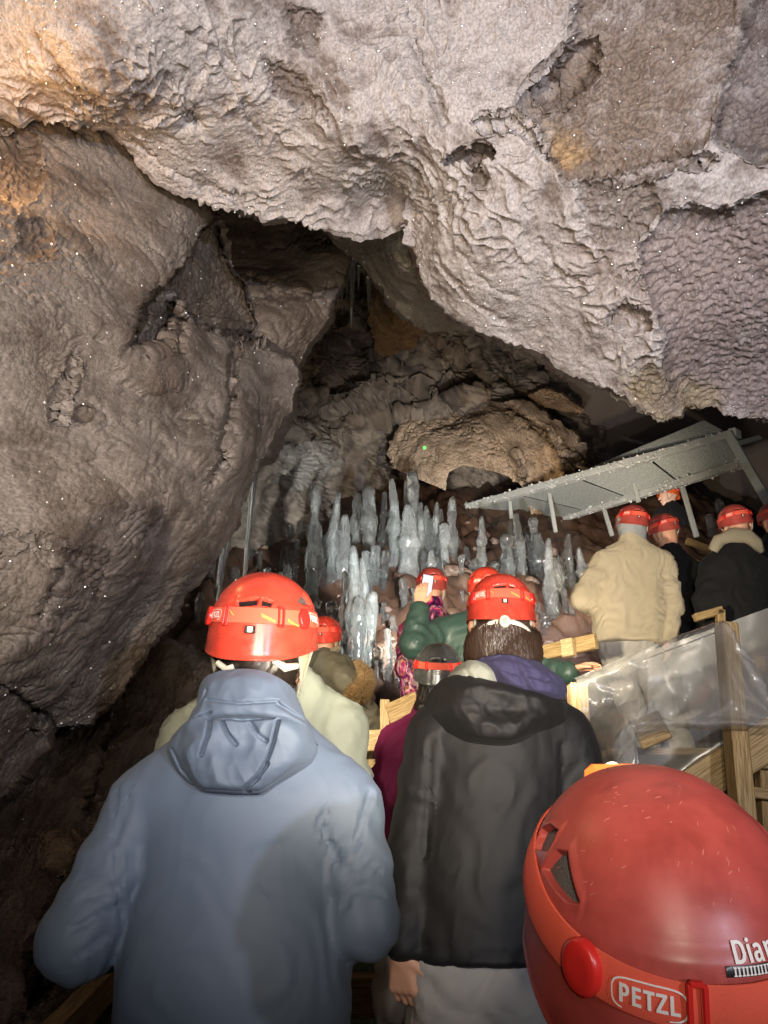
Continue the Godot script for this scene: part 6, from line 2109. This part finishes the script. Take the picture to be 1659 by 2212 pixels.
func green_puffer() -> void:
	var z := 4.45
	var root := Vector3(0.52, 1.28, -z)
	var hd := V(909, 1302, z - 0.12)
	var o := person({
		"label": "person in a dark green puffer raising a phone in the left hand", "root": root, "detail": 1,
		"head": V(1050, 1283, z), "neck": V(1046, 1338, z), "head_basis": look(3, 8), "shl": V(952, 1368, z), "shr": V(1102, 1385, z),
		"ell": V(893, 1392, z - 0.14), "wrl": V(906, 1318, z - 0.12), "elr": V(1178, 1450, z - 0.08), "wrr": V(1228, 1452, z - 0.22),
		"chest": V(1026, 1395, z), "waist": V(1020, 1490, z), "hem": V(1015, 1590, z), "gx": 0.20, "jacket": M.green_puffer, "shoulder": 0.095, "fold": 0.007, "ff": 80.0, "wrinkle": 0.006, "wf": Vector3(3, 13, 3), "collar": 0.05, "collar_r": 0.10,
		"hs": 1.02, "hopt": {"dial": false, "lamp": true},
		"hands": [[V(906, 1308, z - 0.13), Vector3(0.12, 0.99, 0.0), Vector3(0.25, 0.05, -0.95), Vector3(1, 0.1, 0.1), 0.35, 1.05], [V(1232, 1450, z - 0.22), Vector3(0.95, 0.28, 0.1), Vector3(0.1, -0.9, 0.3), Vector3(0.2, 0.3, 0.9), 0.4, 1.1]]})
	o.position = root
	var ph := thing("phone", "mobile phone with a lit screen held up in front of the ice", "phone", V(922, 1266, z - 0.10))
	ph.rotation = Vector3(0.0, 0.15, -0.16)
	part("phone_body", box_mesh(Vector3(0.072, 0.148, 0.009), 0.003), M.black_plastic, ph)
	var scr := PackedVector3Array([Vector3(-0.032, 0.070, 0.0055), Vector3(0.032, 0.070, 0.0055), Vector3(-0.032, -0.070, 0.0055), Vector3(0.032, -0.070, 0.0055)])
	part("phone_screen", make_mesh(scr, PackedInt32Array([0, 1, 2, 1, 3, 2]), PackedColorArray(), PackedVector2Array([Vector2(0, 0), Vector2(1, 0), Vector2(0, 1), Vector2(1, 1)])), M.phone_screen, ph)
	var hp: Vector3 = V(1050, 1283, z) + Vector3(0.02, 0.10, -0.24)
	headlamp_beam("green_puffer_headlamp", hp, hp + Vector3(0.25, 0.46, -2.0), 26.0, Color(0.95, 0.95, 1.0), 48.0, 1.0, 0.03)

func cream_fleece() -> void:
	var z := 4.95
	var root := Vector3(1.80, 2.10, -z)
	var hb := look(0, 2, 8)
	var o := person({
		"label": "person in a cream fleece jacket with a grey neck warmer on the upper path", "root": root, "detail": 2, "hd": 1,
		"head": V(1366, 1140, z), "neck": V(1368, 1180, z), "head_basis": hb, "shl": V(1308, 1222, z), "shr": V(1428, 1222, z),
		"ell": V(1264, 1292, z - 0.05), "wrl": V(1300, 1318, z + 0.2), "elr": V(1446, 1310, z), "wrr": V(1440, 1378, z - 0.02),
		"chest": V(1366, 1240, z), "waist": V(1358, 1310, z), "hem": V(1356, 1405, z), "gx": 0.235, "taper": 1.0, "flare": 0.98, "jacket": M.cream_fleece, "trousers": M.grey_trousers, "shoulder": 0.100, "wrinkle": 0.009, "wf": Vector3(4, 2.4, 4), "fold": 0.008, "ff": 48.0, "collar": 0.045, "collar_r": 0.092,
		"hs": 1.02, "helmet_mat": M.helmet_red_dusty, "cuth": V(1356, 1392, z).y, "hopt": {"dial": false, "lamp": true},
		"hands": [[V(1440, 1386, z - 0.02), Vector3(0, -1, -0.1), Vector3(-1, 0, 0), Vector3(0, 0, -1), 0.6, 1.0]]})
	part("neck_warmer", sdf_mesh([cap(V(1364, 1130, z - 0.01), V(1368, 1172, z), 0.104, 0.088, 0.02)], 0.012, root, 0.005, Vector3(10, 22, 10)), M.grey_knit, o)
	var hp: Vector3 = V(1366, 1140, z) + Vector3(-0.05, 0.10, -0.26)
	headlamp_beam("cream_fleece_headlamp", hp, P(1150, 1150, 9.0), 17.0, Color(1.0, 0.92, 0.8), 46.0, 1.0, 0.03)

func right_group() -> void:
	var z := 5.45
	var root := Vector3(2.25, 2.10, -z)
	var o := person({
		"label": "bare necked person in a black coat just right of the cream fleece", "root": root, "detail": 1, "helmet_mat": M.helmet_red_dusty,
		"head": V(1438, 1152, z), "neck": V(1450, 1196, z), "head_basis": look(18, -4, -14), "shl": V(1412, 1232, z), "shr": V(1500, 1238, z), "ell": V(1400, 1300, z), "wrl": V(1410, 1360, z), "elr": V(1512, 1310, z), "wrr": V(1505, 1370, z),
		"chest": V(1458, 1250, z), "waist": V(1455, 1310, z), "hem": V(1455, 1400, z), "gx": 0.2, "jacket": M.black_wool, "hs": 0.95, "hopt": {"dial": false}})
	z = 5.0
	root = Vector3(2.55, 2.10, -z)
	o = person({
		"label": "person in a black coat with a thick cream sherpa collar at the right", "root": root, "detail": 1, "helmet_mat": M.helmet_red_dusty,
		"head": V(1592, 1138, z), "neck": V(1588, 1184, z), "head_basis": look(-5, 0, -8), "shl": V(1540, 1228, z), "shr": V(1642, 1232, z), "ell": V(1522, 1300, z), "wrl": V(1530, 1352, z + 0.1), "elr": V(1660, 1300, z), "wrr": V(1650, 1360, z + 0.1),
		"chest": V(1592, 1245, z), "waist": V(1592, 1320, z), "hem": V(1592, 1420, z), "gx": 0.22, "jacket": M.black_wool, "hs": 1.0, "hopt": {"dial": false}})
	part("sherpa_collar", tube_mesh([V(1540, 1190, z - 0.06) - root, V(1552, 1168, z - 0.10) - root, V(1580, 1156, z - 0.13) - root, V(1612, 1158, z - 0.12) - root, V(1634, 1172, z - 0.08) - root, V(1642, 1190, z - 0.03) - root], [0.035, 0.048, 0.052, 0.052, 0.045, 0.03], 14, 0.15), M.sherpa, o)
	z = 5.7
	root = Vector3(3.05, 2.10, -z)
	person({
		"label": "person in black at the right edge, only a red helmet side showing", "root": root, "detail": 0, "helmet_mat": M.helmet_red_dusty,
		"head": V(1672, 1128, z), "neck": V(1674, 1170, z), "shl": V(1630, 1208, z), "shr": V(1718, 1208, z), "ell": V(1620, 1270, z), "wrl": V(1628, 1330, z), "elr": V(1730, 1270, z), "wrr": V(1722, 1330, z),
		"chest": V(1674, 1225, z), "waist": V(1674, 1290, z), "hem": V(1674, 1370, z), "jacket": M.black_wool})
	z = 8.7
	root = Vector3(3.62, 4.105, -z)
	o = person({
		"label": "distant person with an orange helmet looking left under the steel walkway", "root": root, "detail": 1, "scale": 1.0, "helmet_mat": M.helmet_orange, "skin": M.skin_pale,
		"head": V(1445, 1073, z), "neck": V(1452, 1097, z), "head_basis": look(72, 4), "shl": V(1428, 1112, z), "shr": V(1482, 1112, z), "ell": V(1424, 1150, z), "wrl": V(1430, 1180, z), "elr": V(1486, 1150, z), "wrr": V(1482, 1180, z),
		"chest": V(1455, 1122, z), "waist": V(1455, 1160, z), "hem": V(1455, 1205, z), "jacket": M.black_wool, "hopt": {"dial": false, "lamp": true}})
	var hp: Vector3 = V(1445, 1073, z) + Vector3(-0.27, 0.12, 0.05)
	headlamp_beam("distant_headlamp", hp, P(940, 890, 9.8), 2.4, Color(1.0, 0.86, 0.66), 30.0, 1.0, 0.03)

# ------------------------------------------------------------------ ice crystals that glitter on the rock

func build_glints() -> void:
	var g := RandomNumberGenerator.new()
	g.seed = 404
	var spots := []
	for c in near_rock:
		var v: PackedVector3Array = c.verts
		var n: PackedVector3Array = c.normals
		for k in int(v.size() / 150.0):
			var i := g.randi() % v.size()
			var p := v[i]
			if p.distance_to(EYE) > 6.0: continue
			if n_warp.get_noise_3dv(p * 1.4) + 0.5 * n_warp.get_noise_3dv(p * 5.0) < g.randf_range(-0.7, 0.5): continue
			spots.append([p + n[i] * 0.002, p.distance_to(EYE)])
	var s := SphereMesh.new()
	s.radius = 1.0; s.height = 2.0; s.radial_segments = 8; s.rings = 4
	var mm := MultiMesh.new()
	mm.transform_format = MultiMesh.TRANSFORM_3D
	mm.mesh = s
	mm.instance_count = spots.size()
	for i in spots.size():
		var r: float = (0.0013 + 0.0042 * pow(g.randf(), 3.0)) * (0.6 + 0.25 * spots[i][1])
		mm.set_instance_transform(i, Transform3D(Basis().scaled(Vector3.ONE * r), spots[i][0]))
	var o := MultiMeshInstance3D.new()
	o.name = "ice_crystals"
	o.multimesh = mm
	o.material_override = M.glint
	add_child(o)
	tag(o, "tiny glittering ice crystals and water beads on the rock", "ice crystals", "", "stuff")
